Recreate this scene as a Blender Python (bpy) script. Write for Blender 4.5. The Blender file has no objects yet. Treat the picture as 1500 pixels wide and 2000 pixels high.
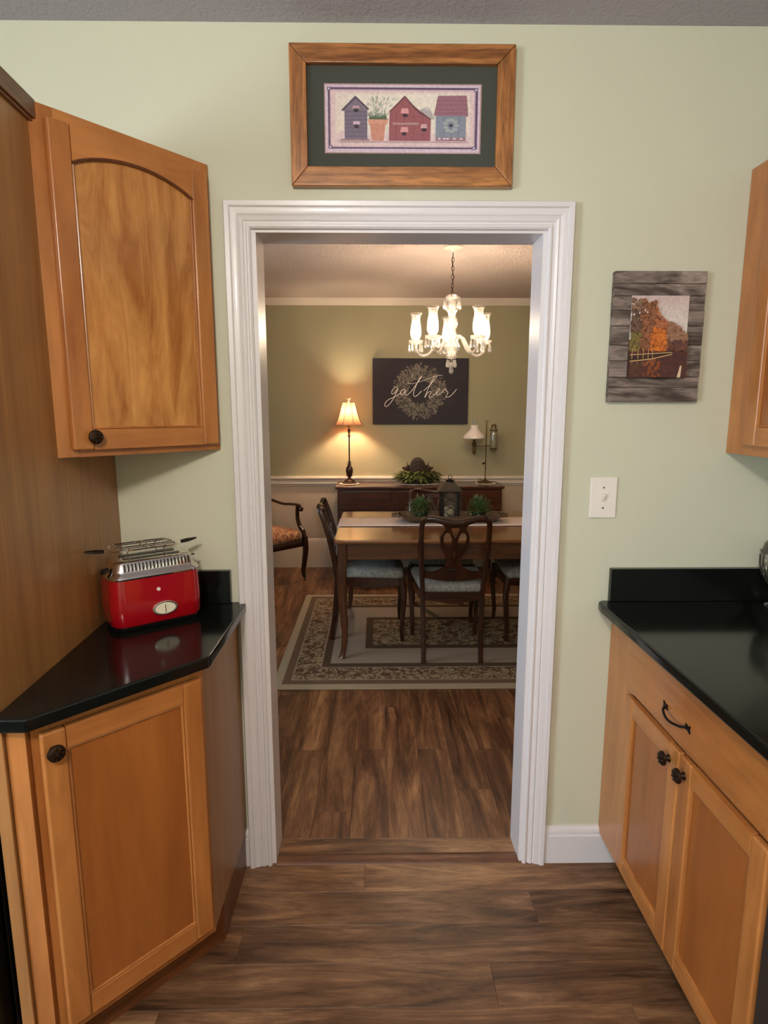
import bpy, bmesh, math, random
from mathutils import Vector, Matrix
PI = math.pi
sc = bpy.context.scene
COL = sc.collection
random.seed(7)

# ------------------------------------------------------------------ camera
CAM_H, PITCH, YAW, ROLL, FPX = 1.4916, .1646, .0138, -.0005, 1166.0
cy_, sy_, cp_, sp_ = math.cos(YAW), math.sin(YAW), math.cos(PITCH), math.sin(PITCH)
F_ = Vector((sy_*cp_, cy_*cp_, -sp_)); R_ = Vector((cy_, -sy_, 0)); U_ = R_.cross(F_)
c_, s_ = math.cos(ROLL), math.sin(ROLL)
R2 = R_*c_ + U_*s_; U2 = U_*c_ - R_*s_
cam_d = bpy.data.cameras.new('camera'); cam = bpy.data.objects.new('camera', cam_d); COL.objects.link(cam)
m3 = Matrix((R2, U2, -F_)).transposed()
cam.matrix_world = Matrix.Translation((0, 0, CAM_H)) @ m3.to_4x4()
cam_d.sensor_fit = 'HORIZONTAL'; cam_d.sensor_width = 36; cam_d.lens = FPX/1500*36
cam_d.clip_start = .02; cam_d.clip_end = 60
sc.camera = cam

# ------------------------------------------------------------------ world, exposure, daylight
w = bpy.data.worlds.new('world'); sc.world = w; w.use_nodes = True
w.node_tree.nodes['Background'].inputs[0].default_value = (.62, .78, 1, 1)
w.node_tree.nodes['Background'].inputs[1].default_value = 1.2
vs = sc.view_settings; vs.view_transform = 'Standard'; vs.look = 'None'; vs.gamma = 1
vs.use_curve_mapping = False; vs.exposure = 1.2


def area(name, loc, rot, sx, sy, power, color, spread=PI):
    l = bpy.data.lights.new(name, 'AREA'); l.shape = 'RECTANGLE'; l.size = sx; l.size_y = sy
    l.energy = power; l.color = color; l.spread = spread
    o = bpy.data.objects.new(name, l); COL.objects.link(o); o.location = loc; o.rotation_euler = rot
    return o


# daylight through the kitchen window (left wall, behind the camera) and the dining room window
area('kitchen_daylight', (-2.52, -.9, 1.55), (0, -PI/2, 0), 1.0, 1.2, 34, (.74, .87, 1))
area('dining_daylight', (-1.70, 2.75, 1.5), (0, -PI/2, 0), 1.1, .9, 6.5, (.62, .8, 1))
l = bpy.data.lights.new('kitchen_lamp_light', 'POINT'); l.shadow_soft_size = .11; l.energy = 37; l.color = (1, .925, .83)
o = bpy.data.objects.new('kitchen_lamp_light', l); COL.objects.link(o); o.location = (-.3, -.6, 2.28)

# ------------------------------------------------------------------ node helpers, materials


def srgb(r, g, b):
    f = lambda c: (c/255/12.92) if c/255 <= .04045 else ((c/255+.055)/1.055)**2.4
    return (f(r), f(g), f(b), 1)


class NT:
    def __init__(s, name):
        s.m = bpy.data.materials.new(name); s.m.use_nodes = True; s.t = s.m.node_tree
        s.b = s.t.nodes['Principled BSDF']; s.out = s.t.nodes['Material Output']

    def n(s, typ, ins=None, **kw):
        nd = s.t.nodes.new(typ)
        for k, v in kw.items(): setattr(nd, k, v)
        for k, v in (ins or {}).items(): s.put(nd.inputs[k], v)
        return nd

    def put(s, sock, v):
        if isinstance(v, bpy.types.NodeSocket): s.t.links.new(v, sock)
        else: sock.default_value = v

    def math(s, op, a, b=0.0, c=None):
        nd = s.n('ShaderNodeMath', {0: a, 1: b}, operation=op)
        if c is not None: s.put(nd.inputs[2], c)
        return nd.outputs[0]

    def mix(s, f, a, b, mode='MIX'):
        nd = s.n('ShaderNodeMix', data_type='RGBA', blend_type=mode)
        s.put(nd.inputs[0], f); s.put(nd.inputs[6], a); s.put(nd.inputs[7], b)
        return nd.outputs[2]

    def ramp(s, f, stops, interp='LINEAR'):
        nd = s.n('ShaderNodeValToRGB'); s.put(nd.inputs[0], f); cr = nd.color_ramp; cr.interpolation = interp
        while len(cr.elements) < len(stops): cr.elements.new(.5)
        for e, (p, c) in zip(cr.elements, stops): e.position = p; e.color = c
        return nd.outputs[0]

    def coords(s, scale=(1, 1, 1), rnd=False, rot=(0, 0, 0)):
        tc = s.n('ShaderNodeTexCoord'); v = tc.outputs['Object']
        if rnd:
            oi = s.n('ShaderNodeObjectInfo')
            k = s.math('MULTIPLY', oi.outputs['Random'], 37.0)
            cb = s.n('ShaderNodeCombineXYZ', {0: k, 1: k, 2: k})
            v = s.n('ShaderNodeVectorMath', {0: v, 1: cb.outputs[0]}, operation='ADD').outputs[0]
        return s.n('ShaderNodeMapping', {0: v, 'Scale': scale, 'Rotation': rot}).outputs[0]

    def noise(s, v, scale, detail=4, rough=.55, dist=0.0):
        return s.n('ShaderNodeTexNoise', {'Vector': v, 'Scale': scale, 'Detail': detail, 'Roughness': rough, 'Distortion': dist}).outputs[0]

    def bump(s, h, strength=.3, dist=.002):
        nd = s.n('ShaderNodeBump', {'Height': h, 'Strength': strength, 'Distance': dist})
        s.put(s.b.inputs['Normal'], nd.outputs[0])

    def set(s, **kw):
        for k, v in kw.items():
            s.put(s.b.inputs[{'color': 'Base Color', 'rough': 'Roughness', 'metal': 'Metallic', 'coat': 'Coat Weight', 'coatr': 'Coat Roughness', 'spec': 'Specular IOR Level', 'sheen': 'Sheen Weight'}.get(k, k)], v)
        return s.m


def plain(name, rgb, rough=.5, metal=0, coat=0, var=.0, bump=0, bscale=200, spec=.5):
    t = NT(name); c = srgb(*rgb)
    v = t.coords()
    n = t.noise(v, 40 if not bscale else bscale*.2, 3)
    if var:
        dark = tuple(x*(1-var) for x in c[:3])+(1,)
        t.set(color=t.mix(n, dark, c))
    else: t.set(color=c)
    t.set(rough=rough, metal=metal, coat=coat, spec=spec)
    if bump: t.bump(t.noise(v, bscale, 4), bump, .002)
    return t.m


def wood(name, dark, light, axis=2, scale=9, stretch=11, rough=.35, coat=.0, fine=.35, contrast=(.3, .7), blotch=0, coatr=.15, knots=0):
    t = NT(name)
    sv = [1, 1, 1]; sv[axis] = 1/stretch
    v = t.coords(tuple(sv), rnd=True)
    n1 = t.noise(v, scale, 6, .6, 1.2)
    col = t.ramp(n1, [(contrast[0], srgb(*dark)), (contrast[1], srgb(*light))])
    n2 = t.noise(v, scale*9, 3, .6)
    f2 = t.ramp(n2, [(.35, (1-fine, 1-fine, 1-fine, 1)), (.6, (1, 1, 1, 1))])
    col = t.mix(1.0, col, f2, 'MULTIPLY')
    if blotch:
        v3 = t.coords((1, 1, .45), rnd=True)
        n3 = t.noise(v3, 7, 3, .5, 1.5)
        f3 = t.ramp(n3, [(.38, (1-blotch, 1-blotch*1.1, 1-blotch*1.3, 1)), (.62, (1.0, 1.0, 1.0, 1))])
        col = t.mix(1.0, col, f3, 'MULTIPLY')
    t.set(color=col, rough=rough, coat=coat, coatr=coatr)
    t.bump(n2, .12, .001)
    return t.m


# room surfaces
def wall_mat(name, rgb):
    t = NT(name); v = t.coords()
    n = t.noise(v, 2.2, 2); c = srgb(*rgb); d = tuple(x*.95 for x in c[:3])+(1,)
    t.set(color=t.mix(n, d, c), rough=.55, spec=.35)
    t.bump(t.noise(v, 260, 3, .6), .16, .0015); return t.m


def ceil_mat(name, rgb, st=1.0):
    t = NT(name); v = t.coords()
    n = t.noise(v, 75, 5, .7); n2 = t.noise(v, 34, 3, .6)
    c = srgb(*rgb); d = tuple(x*.86 for x in c[:3])+(1,)
    t.set(color=t.mix(n, d, c), rough=.9, spec=.1)
    t.bump(t.math('ADD', n, t.math('MULTIPLY', n2, .6)), st, .02); return t.m


M_green = wall_mat('kitchen_green_paint', (208, 206, 182))
M_olive = wall_mat('dining_green_paint', (172, 164, 132))
M_cream = wall_mat('wainscot_cream_paint', (205, 186, 164))
M_ceilk = ceil_mat('kitchen_ceiling_texture', (228, 222, 230))
M_ceild = ceil_mat('dining_ceiling_texture', (224, 206, 196), .8)
M_trim = plain('white_trim_paint', (226, 220, 220), .32, coat=.15, var=.03)
M_trimd = plain('cream_trim_paint', (228, 214, 198), .35, var=.03)
M_sub = plain('subfloor_black', (24, 17, 12), .8)


def plank_mat(name, axis, tint=1.0, cols=None):
    t = NT(name)
    sv = [1, 1, 1]; sv[axis] = 1/9.0
    v = t.coords(tuple(sv), rnd=True)
    oi = t.n('ShaderNodeObjectInfo')
    n1 = t.noise(v, 15, 9, .70, .9)
    n2 = t.noise(v, 130, 5, .7)
    n3 = t.noise(t.coords((1, 1, 1), rnd=True), 5, 2, .5)
    k = lambda r, g, b: srgb(r*tint, g*tint, b*tint)
    col = t.ramp(n1, [(p_, k(*c_)) for p_, c_ in zip((.33, .44, .55, .70), cols)])
    pv = t.ramp(oi.outputs['Random'], [(0, (.8, .79, .78, 1)), (.5, (.98, .96, .95, 1)), (1, (1.18, 1.14, 1.08, 1))])
    col = t.mix(1.0, col, pv, 'MULTIPLY')
    col = t.mix(1.0, col, t.ramp(n2, [(.3, (.66, .62, .6, 1)), (.6, (1.02, 1.02, 1.02, 1))]), 'MULTIPLY')
    col = t.mix(1.0, col, t.ramp(n3, [(.35, (.8, .77, .75, 1)), (.65, (1.08, 1.06, 1.04, 1))]), 'MULTIPLY')
    t.set(color=col, rough=t.ramp(n2, [(.3, (.42, .42, .42, 1)), (.7, (.33, .33, .33, 1))]), spec=.4)
    t.bump(n2, .2, .001); return t.m


M_plankx = plank_mat('vinyl_plank_across', 0, 1.0, ((60, 40, 28), (104, 74, 51), (136, 101, 72), (178, 140, 100)))
M_planky = plank_mat('vinyl_plank_along', 1, 1.0, ((54, 31, 20), (98, 62, 40), (132, 91, 60), (178, 132, 90)))
M_thresh = wood('threshold_wood', (88, 54, 36), (128, 86, 60), 0, 12, 9, .42, .05)
# cabinets
MAP_D, MAP_L = (162, 96, 44), (202, 134, 72)
M_maple = wood('maple_upright', MAP_D, MAP_L, 2, 8, 10, .3, .35, .1, blotch=.12)
M_maplex = wood('maple_level', MAP_D, MAP_L, 0, 8, 10, .3, .35, .1, blotch=.1)
M_mapley = wood('maple_level_deep', MAP_D, MAP_L, 1, 8, 10, .3, .35, .1, blotch=.1)
M_fig = wood('maple_figured_panel', (170, 104, 46), (228, 166, 94), 2, 17, 6, .26, .45, .06, contrast=(.34, .72), blotch=.14)
M_panel = wood('maple_flat_panel', (146, 82, 34), (170, 102, 46), 2, 8, 10, .32, .3, .06, blotch=.08)
M_tall = wood('maple_veneer_side', (146, 98, 52), (176, 124, 72), 2, 10, 16, .4, .15, .16, blotch=.05)
M_caulk = wood('maple_end_panel', (146, 104, 66), (168, 124, 82), 2, 10, 14, .42, .08, .1)
M_toe = wood('toe_shade_brown', (96, 52, 26), (128, 74, 40), 0, 8, 10, .4, .2)  # browner than the doors: recess shade under the cabinet put into the colour
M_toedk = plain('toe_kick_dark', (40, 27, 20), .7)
M_mould = wood('brown_top_moulding', (104, 66, 40), (132, 88, 56), 1, 10, 12, .4)


def granite():
    t = NT('black_polished_stone'); v = t.coords()
    n = t.noise(v, 420, 3, .7); n2 = t.noise(v, 60, 3)
    c = t.ramp(n, [(.55, srgb(14, 16, 14)), (.72, srgb(26, 30, 26)), (.8, srgb(70, 74, 66))])
    t.set(color=c, rough=.13, spec=.36, coat=.0)
    t.bump(n2, .02, .001); return t.m


M_stone = granite()
M_bronze = plain('aged_bronze', (62, 44, 30), .42, .85, var=.5, bump=.5, bscale=300)
M_blackmetal = plain('black_iron', (28, 22, 20), .45, .6)
M_black = plain('black_plastic', (16, 14, 14), .35)
M_fridge = plain('black_appliance', (9, 8, 9), .3)
M_steel = plain('grey_appliance_steel', (78, 72, 68), .35, .6, var=.1)
M_chrome = plain('polished_chrome', (225, 220, 214), .09, 1)
M_red = plain('red_enamel', (160, 6, 20), .16, 0, .8)
M_cream_dial = plain('cream_gauge_face', (236, 226, 200), .4)
M_white = plain('white_plastic', (236, 226, 216), .35)
M_oak = wood('golden_oak', (122, 68, 30), (206, 138, 76), 0, 16, 10, .34, .3, .45)
M_oakz = wood('golden_oak_upright', (122, 68, 30), (206, 138, 76), 2, 16, 10, .34, .3, .45)
M_mat = plain('dark_green_mat_board', (66, 68, 60), .8, var=.08)  # tone raised to paint in the haze of reflecting picture glass
M_drift = wood('driftwood_plank', (78, 64, 56), (196, 176, 162), 0, 20, 5, .75, 0, .35, contrast=(.38, .78))
# dining
CH_D, CH_L = (34, 16, 10), (74, 38, 20)
M_cherry = wood('dark_cherry_upright', CH_D, CH_L, 2, 14, 10, .26, .4, .2)
M_cherryx = wood('dark_cherry_level', CH_D, CH_L, 0, 14, 10, .26, .4, .2)
M_table = wood('warm_cherry_table', (112, 66, 36), (168, 110, 62), 0, 9, 12, .2, .5, .15)
M_tableleg = wood('warm_cherry_leg', (60, 32, 18), (104, 62, 36), 2, 12, 10, .25, .4, .15)
M_apron = wood('warm_cherry_apron', (66, 36, 20), (106, 64, 38), 0, 12, 10, .25, .4, .15)
M_side = wood('red_mahogany', (52, 24, 16), (90, 44, 28), 0, 14, 9, .3, .4, .15)
M_mahog = wood('black_mahogany', (34, 16, 12), (62, 30, 22), 2, 14, 9, .25, .5, .15)
M_brass = plain('antique_brass', (132, 110, 66), .35, .9, var=.3)
M_tray = wood('grey_brown_dough_bowl', (78, 60, 44), (120, 98, 74), 0, 14, 9, .6, 0, .3)
M_cloth = plain('cream_runner_cloth', (240, 222, 210), .85, bump=.3, bscale=900)
M_lace = plain('white_lace', (238, 228, 210), .8, bump=.4, bscale=600)
M_wax = plain('ivory_wax', (232, 222, 204), .5)
M_lantern = plain('dark_lantern_metal', (40, 32, 26), .5, .5, var=.3)
M_rooftin = plain('grey_lantern_roof', (76, 68, 56), .55, .4, var=.25)
M_leaf = plain('green_foliage', (92, 128, 66), .6, var=.55, bscale=300)
M_leafl = plain('pale_green_foliage', (140, 152, 110), .6, var=.3, bscale=300)
M_leafy = plain('olive_foliage', (124, 132, 66), .6, var=.5, bscale=200)
M_carved = plain('brown_carved_wood', (66, 40, 22), .5, var=.4, bump=.5, bscale=120)
M_pot = plain('dark_moss_pot', (44, 40, 26), .8, var=.3)
M_lampb = plain('brown_bronze_lamp', (60, 32, 24), .4, .3, var=.3)
M_board = plain('charcoal_canvas', (46, 42, 50), .8, var=.12, bump=.2, bscale=500)
M_script = plain('cream_lettering', (255, 250, 242), .6)
M_wleaf = plain('taupe_wreath_leaf', (126, 117, 106), .7, var=.35, bscale=150)
M_wleafd = plain('dark_taupe_wreath_leaf', (84, 78, 72), .7, var=.35, bscale=150)
M_milk = plain('white_milk_glass', (236, 224, 216), .2)


def fabric(name, a, b, scale, wn=1.0):
    t = NT(name); v = t.coords()
    vo = t.n('ShaderNodeTexVoronoi', {'Vector': v, 'Scale': scale}).outputs[0]
    n = t.noise(v, scale*1.4, 3, .6, 1.5)
    f = t.math('MULTIPLY', vo, n)
    t.set(color=t.ramp(f, [(.1, srgb(*a)), (.42, srgb(*b))]), rough=.85, sheen=.15)
    t.bump(t.noise(v, 700, 2), .2, .001); return t.m


M_seat = fabric('blue_grey_damask', (126, 124, 120), (160, 156, 146), 50)
M_armseat = fabric('russet_gold_print', (128, 50, 32), (206, 156, 108), 46)


def glassy(name, tint=(1, 1, 1, 1), tr=.55, tl=.25, gl=.2, rough=.05, bump=0):
    t = NT(name); nt = t.t; nt.nodes.remove(t.b)
    a = t.n('ShaderNodeBsdfTransparent', {0: tint}); b = t.n('ShaderNodeBsdfTranslucent', {0: tint})
    d = t.n('ShaderNodeBsdfDiffuse', {0: tint})
    g = t.n('ShaderNodeBsdfAnisotropic' if False else 'ShaderNodeBsdfGlossy', {0: (1, 1, 1, 1), 'Roughness': rough})
    if bump:
        bn = t.n('ShaderNodeBump', {'Height': t.noise(t.coords(), bump, 2), 'Strength': .5, 'Distance': .002})
        t.put(g.inputs['Normal'], bn.outputs[0])
    s0 = t.n('ShaderNodeMixShader', {0: .4, 1: b.outputs[0], 2: d.outputs[0]})
    s1 = t.n('ShaderNodeMixShader', {0: tl/(tl+tr), 1: a.outputs[0], 2: s0.outputs[0]})
    fr = t.n('ShaderNodeFresnel', {0: 1.5})
    fac = t.math('MINIMUM', t.math('ADD', t.math('MULTIPLY', fr.outputs[0], .8), gl), 1.0)
    s2 = t.n('ShaderNodeMixShader', {0: fac, 1: s1.outputs[0], 2: g.outputs[0]})
    t.put(t.out.inputs[0], s2.outputs[0]); return t.m


M_crystal = glassy('cut_crystal', (1, .98, .95, 1), .70, .22, .25, .06, 120)
M_shade = glassy('etched_lamp_glass', (1, .97, .92, 1), .86, .14, .06, .12)
M_shadec = glassy('clear_etched_rim', (1, .97, .93, 1), .90, .10, .10, .15, 60)
M_clear = glassy('clear_glass', (.95, .97, .95, 1), .92, .08, .05, .03)
M_pane = glassy('lantern_glass', (.9, .9, .85, 1), .96, .04, .01, .02)
M_jarg = glassy('cut_glass_jar', (.80, .77, .70, 1), .95, .05, .03, .03, 90)
M_jarc = glassy('cut_glass_edges', (.34, .30, .24, 1), .85, .15, .05, .05, 90)
M_tankg = glassy('lamp_tank_glass', (.75, .7, .55, 1), .6, .4, .12, .1)


def fabric_shade():
    t = NT('peach_silk_shade'); nt = t.t; nt.nodes.remove(t.b)
    c = srgb(226, 168, 124)
    b = t.n('ShaderNodeBsdfTranslucent', {0: c}); d = t.n('ShaderNodeBsdfDiffuse', {0: c})
    s = t.n('ShaderNodeMixShader', {0: .93, 1: b.outputs[0], 2: d.outputs[0]})
    t.put(t.out.inputs[0], s.outputs[0]); return t.m


M_fshade = fabric_shade()


def emit(name, color, strength):
    t = NT(name); t.set(color=(1, 1, 1, 1)); t.b.inputs['Emission Color'].default_value = (*color, 1)
    t.b.inputs['Emission Strength'].default_value = strength; return t.m


M_bulb = emit('warm_candle_bulb', (1, .80, .59), 300)
M_bulb2 = emit('warm_lamp_bulb', (1, .80, .54), 430)
M_dome = emit('ceiling_lamp_glass', (1, .88, .7), 3.5)


def print_mat(name):
    t = NT(name); a = t.n('ShaderNodeAttribute', attribute_name='Col')
    n = t.noise(t.coords(), 160, 4, .7)
    f = t.ramp(n, [(.3, (.8, .8, .8, 1)), (.7, (1.12, 1.12, 1.12, 1))])
    t.set(color=t.mix(1.0, a.outputs[0], f, 'MULTIPLY'), rough=.35, spec=.3); return t.m


M_print = print_mat('printed_paper')


def rug_mat():
    t = NT('oriental_rug'); tc = t.n('ShaderNodeTexCoord')
    sp = t.n('ShaderNodeSeparateXYZ', {0: tc.outputs['Object']})
    hx, hy = RUG_HX, RUG_HY
    dx = t.math('SUBTRACT', hx, t.math('ABSOLUTE', sp.outputs[0]))
    dy = t.math('MULTIPLY', t.math('SUBTRACT', hy, t.math('ABSOLUTE', sp.outputs[1])), .9)
    d = t.math('MINIMUM', dx, dy)
    cream, tan, brn, dk = srgb(168, 148, 130), srgb(176, 158, 130), srgb(108, 86, 66), srgb(76, 58, 46)
    v = t.coords()
    warp = t.noise(v, 9, 2)
    nz = t.n('ShaderNodeTexNoise', {'Vector': v, 'Scale': 17.0, 'Detail': 1.5, 'Roughness': .5, 'Distortion': 2.6}).outputs[0]
    nz2 = t.n('ShaderNodeTexNoise', {'Vector': v, 'Scale': 8.0, 'Detail': 1.0, 'Roughness': .5, 'Distortion': 3.0}).outputs[0]
    vor = t.n('ShaderNodeTexVoronoi', {'Vector': v, 'Scale': 11.5}, feature='F1').outputs[0]
    # scrolling vines: thin contour lines of a distorted noise, with flower heads where cells peak
    vine = t.math('ABSOLUTE', t.math('SUBTRACT', nz2, .5))
    vinem = t.ramp(vine, [(.0, (1, 1, 1, 1)), (.025, (1, 1, 1, 1)), (.045, (0, 0, 0, 1))])
    flower = t.ramp(vor, [(.0, (0, 0, 0, 1)), (.10, (0, 0, 0, 1)), (.13, (1, 1, 1, 1)), (.27, (1, 1, 1, 1)), (.33, (0, 0, 0, 1))])
    blot = t.ramp(nz, [(.5, (0, 0, 0, 1)), (.56, (1, 1, 1, 1))])
    base = t.mix(blot, srgb(168, 146, 116), srgb(124, 98, 72))
    flo = t.mix(vinem, base, srgb(92, 68, 52))
    flo = t.mix(t.math('MULTIPLY', flower, .8), flo, srgb(92, 66, 52))
    def band(a, b):
        return t.math('MULTIPLY', t.math('GREATER_THAN', d, a), t.math('LESS_THAN', d, b))
    lines = t.math('GREATER_THAN', t.math('SINE', t.math('MULTIPLY', d, 520.0)), 0.0)
    stripe = t.mix(lines, dk, brn)
    c = t.mix(0.0, tan, tan)
    c = t.mix(band(.050, .10), c, t.mix(.6, stripe, srgb(132, 108, 84)))
    c = t.mix(band(.10, .245), c, flo)
    c = t.mix(band(.095, .103), c, cream)
    c = t.mix(band(.245, .252), c, cream)
    c = t.mix(band(.252, .30), c, stripe)
    c = t.mix(band(.30, .505), c, cream)
    c = t.mix(band(.505, .555), c, stripe)
    c = t.mix(t.math('GREATER_THAN', d, .555), c, flo)
    f = t.noise(v, 500, 2)
    c = t.mix(1.0, c, t.ramp(f, [(.3, (.78, .78, .78, 1)), (.7, (1.05, 1.05, 1.05, 1))]), 'MULTIPLY')
    t.set(color=c, rough=.95, spec=.1); t.bump(f, .4, .003); return t.m


# ------------------------------------------------------------------ mesh builder
def tag(o, label=None, cat=None, group=None, kind=None):
    for k, v in (('label', label), ('category', cat), ('group', group), ('kind', kind)):
        if v: o[k] = v
    return o


def empty(name, loc, rz=0, label=None, cat=None, group=None, kind=None):
    o = bpy.data.objects.new(name, None); COL.objects.link(o)
    o.location = loc; o.rotation_euler = (0, 0, rz); o.empty_display_size = .05
    return tag(o, label, cat, group, kind)


class MB:
    def __init__(s): s.bm = bmesh.new(); s.bv = False

    def box(s, x0, x1, y0, y1, z0, z1, bev=0, seg=2):
        bm = bmesh.new()
        bmesh.ops.create_cube(bm, size=1)
        for v in bm.verts:
            v.co = Vector(((x0+x1)/2+v.co.x*(x1-x0), (y0+y1)/2+v.co.y*(y1-y0), (z0+z1)/2+v.co.z*(z1-z0)))
        if bev: s.bv = True; bmesh.ops.bevel(bm, geom=list(bm.edges), offset=bev, segments=seg, profile=.5, affect='EDGES')
        return s._add(bm)

    def prism(s, poly, a0, a1, axis='z', bev=0, seg=3):
        """extrude a 2-D outline; axis z: (x,y) up, axis y: (x,z) in depth, axis x: (y,z)"""
        bm = bmesh.new()
        def P(p, a): return {'z': (p[0], p[1], a), 'y': (p[0], a, p[1]), 'x': (a, p[0], p[1])}[axis]
        A = [bm.verts.new(P(p, a0)) for p in poly]; B = [bm.verts.new(P(p, a1)) for p in poly]
        bm.faces.new(A); bm.faces.new(B[::-1])
        n = len(poly)
        for i in range(n): bm.faces.new((A[i], B[i], B[(i+1) % n], A[(i+1) % n]))
        bmesh.ops.recalc_face_normals(bm, faces=bm.faces)
        if bev: s.bv = True; bmesh.ops.bevel(bm, geom=list(bm.edges), offset=bev, segments=seg, profile=.5, affect='EDGES', clamp_overlap=True)
        return s._add(bm)

    def lathe(s, prof, c=(0, 0, 0), seg=20, axis='z', a0=0, a1=2*PI):
        bm = bmesh.new(); rings = []
        full = abs(a1-a0-2*PI) < 1e-6
        n = seg if full else seg+1
        for r, h in prof:
            ring = []
            for i in range(n):
                a = a0+(a1-a0)*i/seg; x, y = max(r, 1e-4)*math.cos(a), max(r, 1e-4)*math.sin(a)
                p = {'z': (x, y, h), 'y': (x, h, y), 'x': (h, x, y)}[axis]
                ring.append(bm.verts.new((c[0]+p[0], c[1]+p[1], c[2]+p[2])))
            rings.append(ring)
        for a, b in zip(rings, rings[1:]):
            for i in range(n if full else n-1):
                j = (i+1) % n
                bm.faces.new((a[i], a[j], b[j], b[i]))
        if full:
            for ring, r in ((rings[0], prof[0][0]), (rings[-1], prof[-1][0])):
                if r > 1e-3 and r != 0.0 and s.caps: bm.faces.new(ring)
        bmesh.ops.recalc_face_normals(bm, faces=bm.faces)
        return s._add(bm)
    caps = True

    def sweep(s, pts, wd, n=8, up=(0, 0, 1), sq=False, closed=False):
        """sweep an oval or rounded-square section along pts; wd: (w,d) or list"""
        pts = [Vector(p) for p in pts]; m = len(pts)
        if not isinstance(wd, list): wd = [wd]*m
        wd = [(q, q) if isinstance(q, (int, float)) else q for q in wd]
        bm = bmesh.new(); rings = []; side = None
        for i, p in enumerate(pts):
            if closed: T = pts[(i+1) % m]-pts[i-1]
            else: T = pts[min(i+1, m-1)]-pts[max(i-1, 0)]
            T.normalize()
            u = Vector(up)
            sd = T.cross(u)
            if sd.length < 1e-3: sd = side if side else T.cross(Vector((0, 1, .01)))
            sd = (sd - T*sd.dot(T)).normalized()
            if side and sd.dot(side) < 0: sd = -sd
            side = sd; up2 = sd.cross(T).normalized()
            ring = []
            for k in range(n):
                a = 2*PI*(k+.5)/n; ca, sa = math.cos(a), math.sin(a)
                if sq:
                    e = .45; ca = math.copysign(abs(ca)**e, ca); sa = math.copysign(abs(sa)**e, sa)
                ring.append(bm.verts.new(p + sd*ca*wd[i][0]/2 + up2*sa*wd[i][1]/2))
            rings.append(ring)
        pr = list(zip(rings, rings[1:])) + ([(rings[-1], rings[0])] if closed else [])
        for a, b in pr:
            for k in range(n): bm.faces.new((a[k], a[(k+1) % n], b[(k+1) % n], b[k]))
        if not closed: bm.faces.new(rings[0]); bm.faces.new(rings[-1][::-1])
        bmesh.ops.recalc_face_normals(bm, faces=bm.faces)
        return s._add(bm)

    def ball(s, c, r, sub=2, sc_=(1, 1, 1)):
        bm = bmesh.new(); bmesh.ops.create_icosphere(bm, subdivisions=sub, radius=1)
        for v in bm.verts: v.co = Vector((c[0]+v.co.x*r*sc_[0], c[1]+v.co.y*r*sc_[1], c[2]+v.co.z*r*sc_[2]))
        return s._add(bm)

    def face(s, pts):
        vs_ = [s.bm.verts.new(p) for p in pts]; s.bm.faces.new(vs_); return s

    def _add(s, bm):
        me = bpy.data.meshes.new('tmp'); bm.to_mesh(me); bm.free(); s.bm.from_mesh(me); bpy.data.meshes.remove(me); return s

    def xf(s, M): s.bm.transform(M); return s

    def build(s, name, mat, parent=None, world=True, smooth=40, solid=0):
        """world=True: the coordinates are world ones and are brought into the parent's frame"""
        o = bpy.data.objects.new(name, None)
        me = bpy.data.meshes.new(name)
        if parent is not None:
            if world:
                L = Matrix.Translation(parent.location) @ Matrix.Rotation(parent.rotation_euler.z, 4, 'Z')
                if parent.parent is not None:
                    q = parent.parent
                    L = Matrix.Translation(q.location) @ Matrix.Rotation(q.rotation_euler.z, 4, 'Z') @ L
                s.bm.transform(L.inverted())
            loc = (0, 0, 0)
        else:
            xs = [v.co.x for v in s.bm.verts]; ys = [v.co.y for v in s.bm.verts]; zs = [v.co.z for v in s.bm.verts]
            loc = ((min(xs)+max(xs))/2, (min(ys)+max(ys))/2, min(zs))
            s.bm.transform(Matrix.Translation((-loc[0], -loc[1], -loc[2])))
        s.bm.to_mesh(me); s.bm.free()
        if smooth:
            me.shade_smooth() if hasattr(me, 'shade_smooth') else None
            try: me.set_sharp_from_angle(angle=math.radians(smooth))
            except Exception: pass
        bpy.data.objects.remove(o)
        o = bpy.data.objects.new(name, me); COL.objects.link(o); o.location = loc
        if mat: me.materials.append(mat)
        if parent is not None: o.parent = parent
        if s.bv and smooth:
            md = o.modifiers.new('weighted', 'WEIGHTED_NORMAL'); md.keep_sharp = True; md.weight = 90
        if solid:
            md = o.modifiers.new('solid', 'SOLIDIFY'); md.thickness = solid; md.offset = 0
        return o


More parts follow.
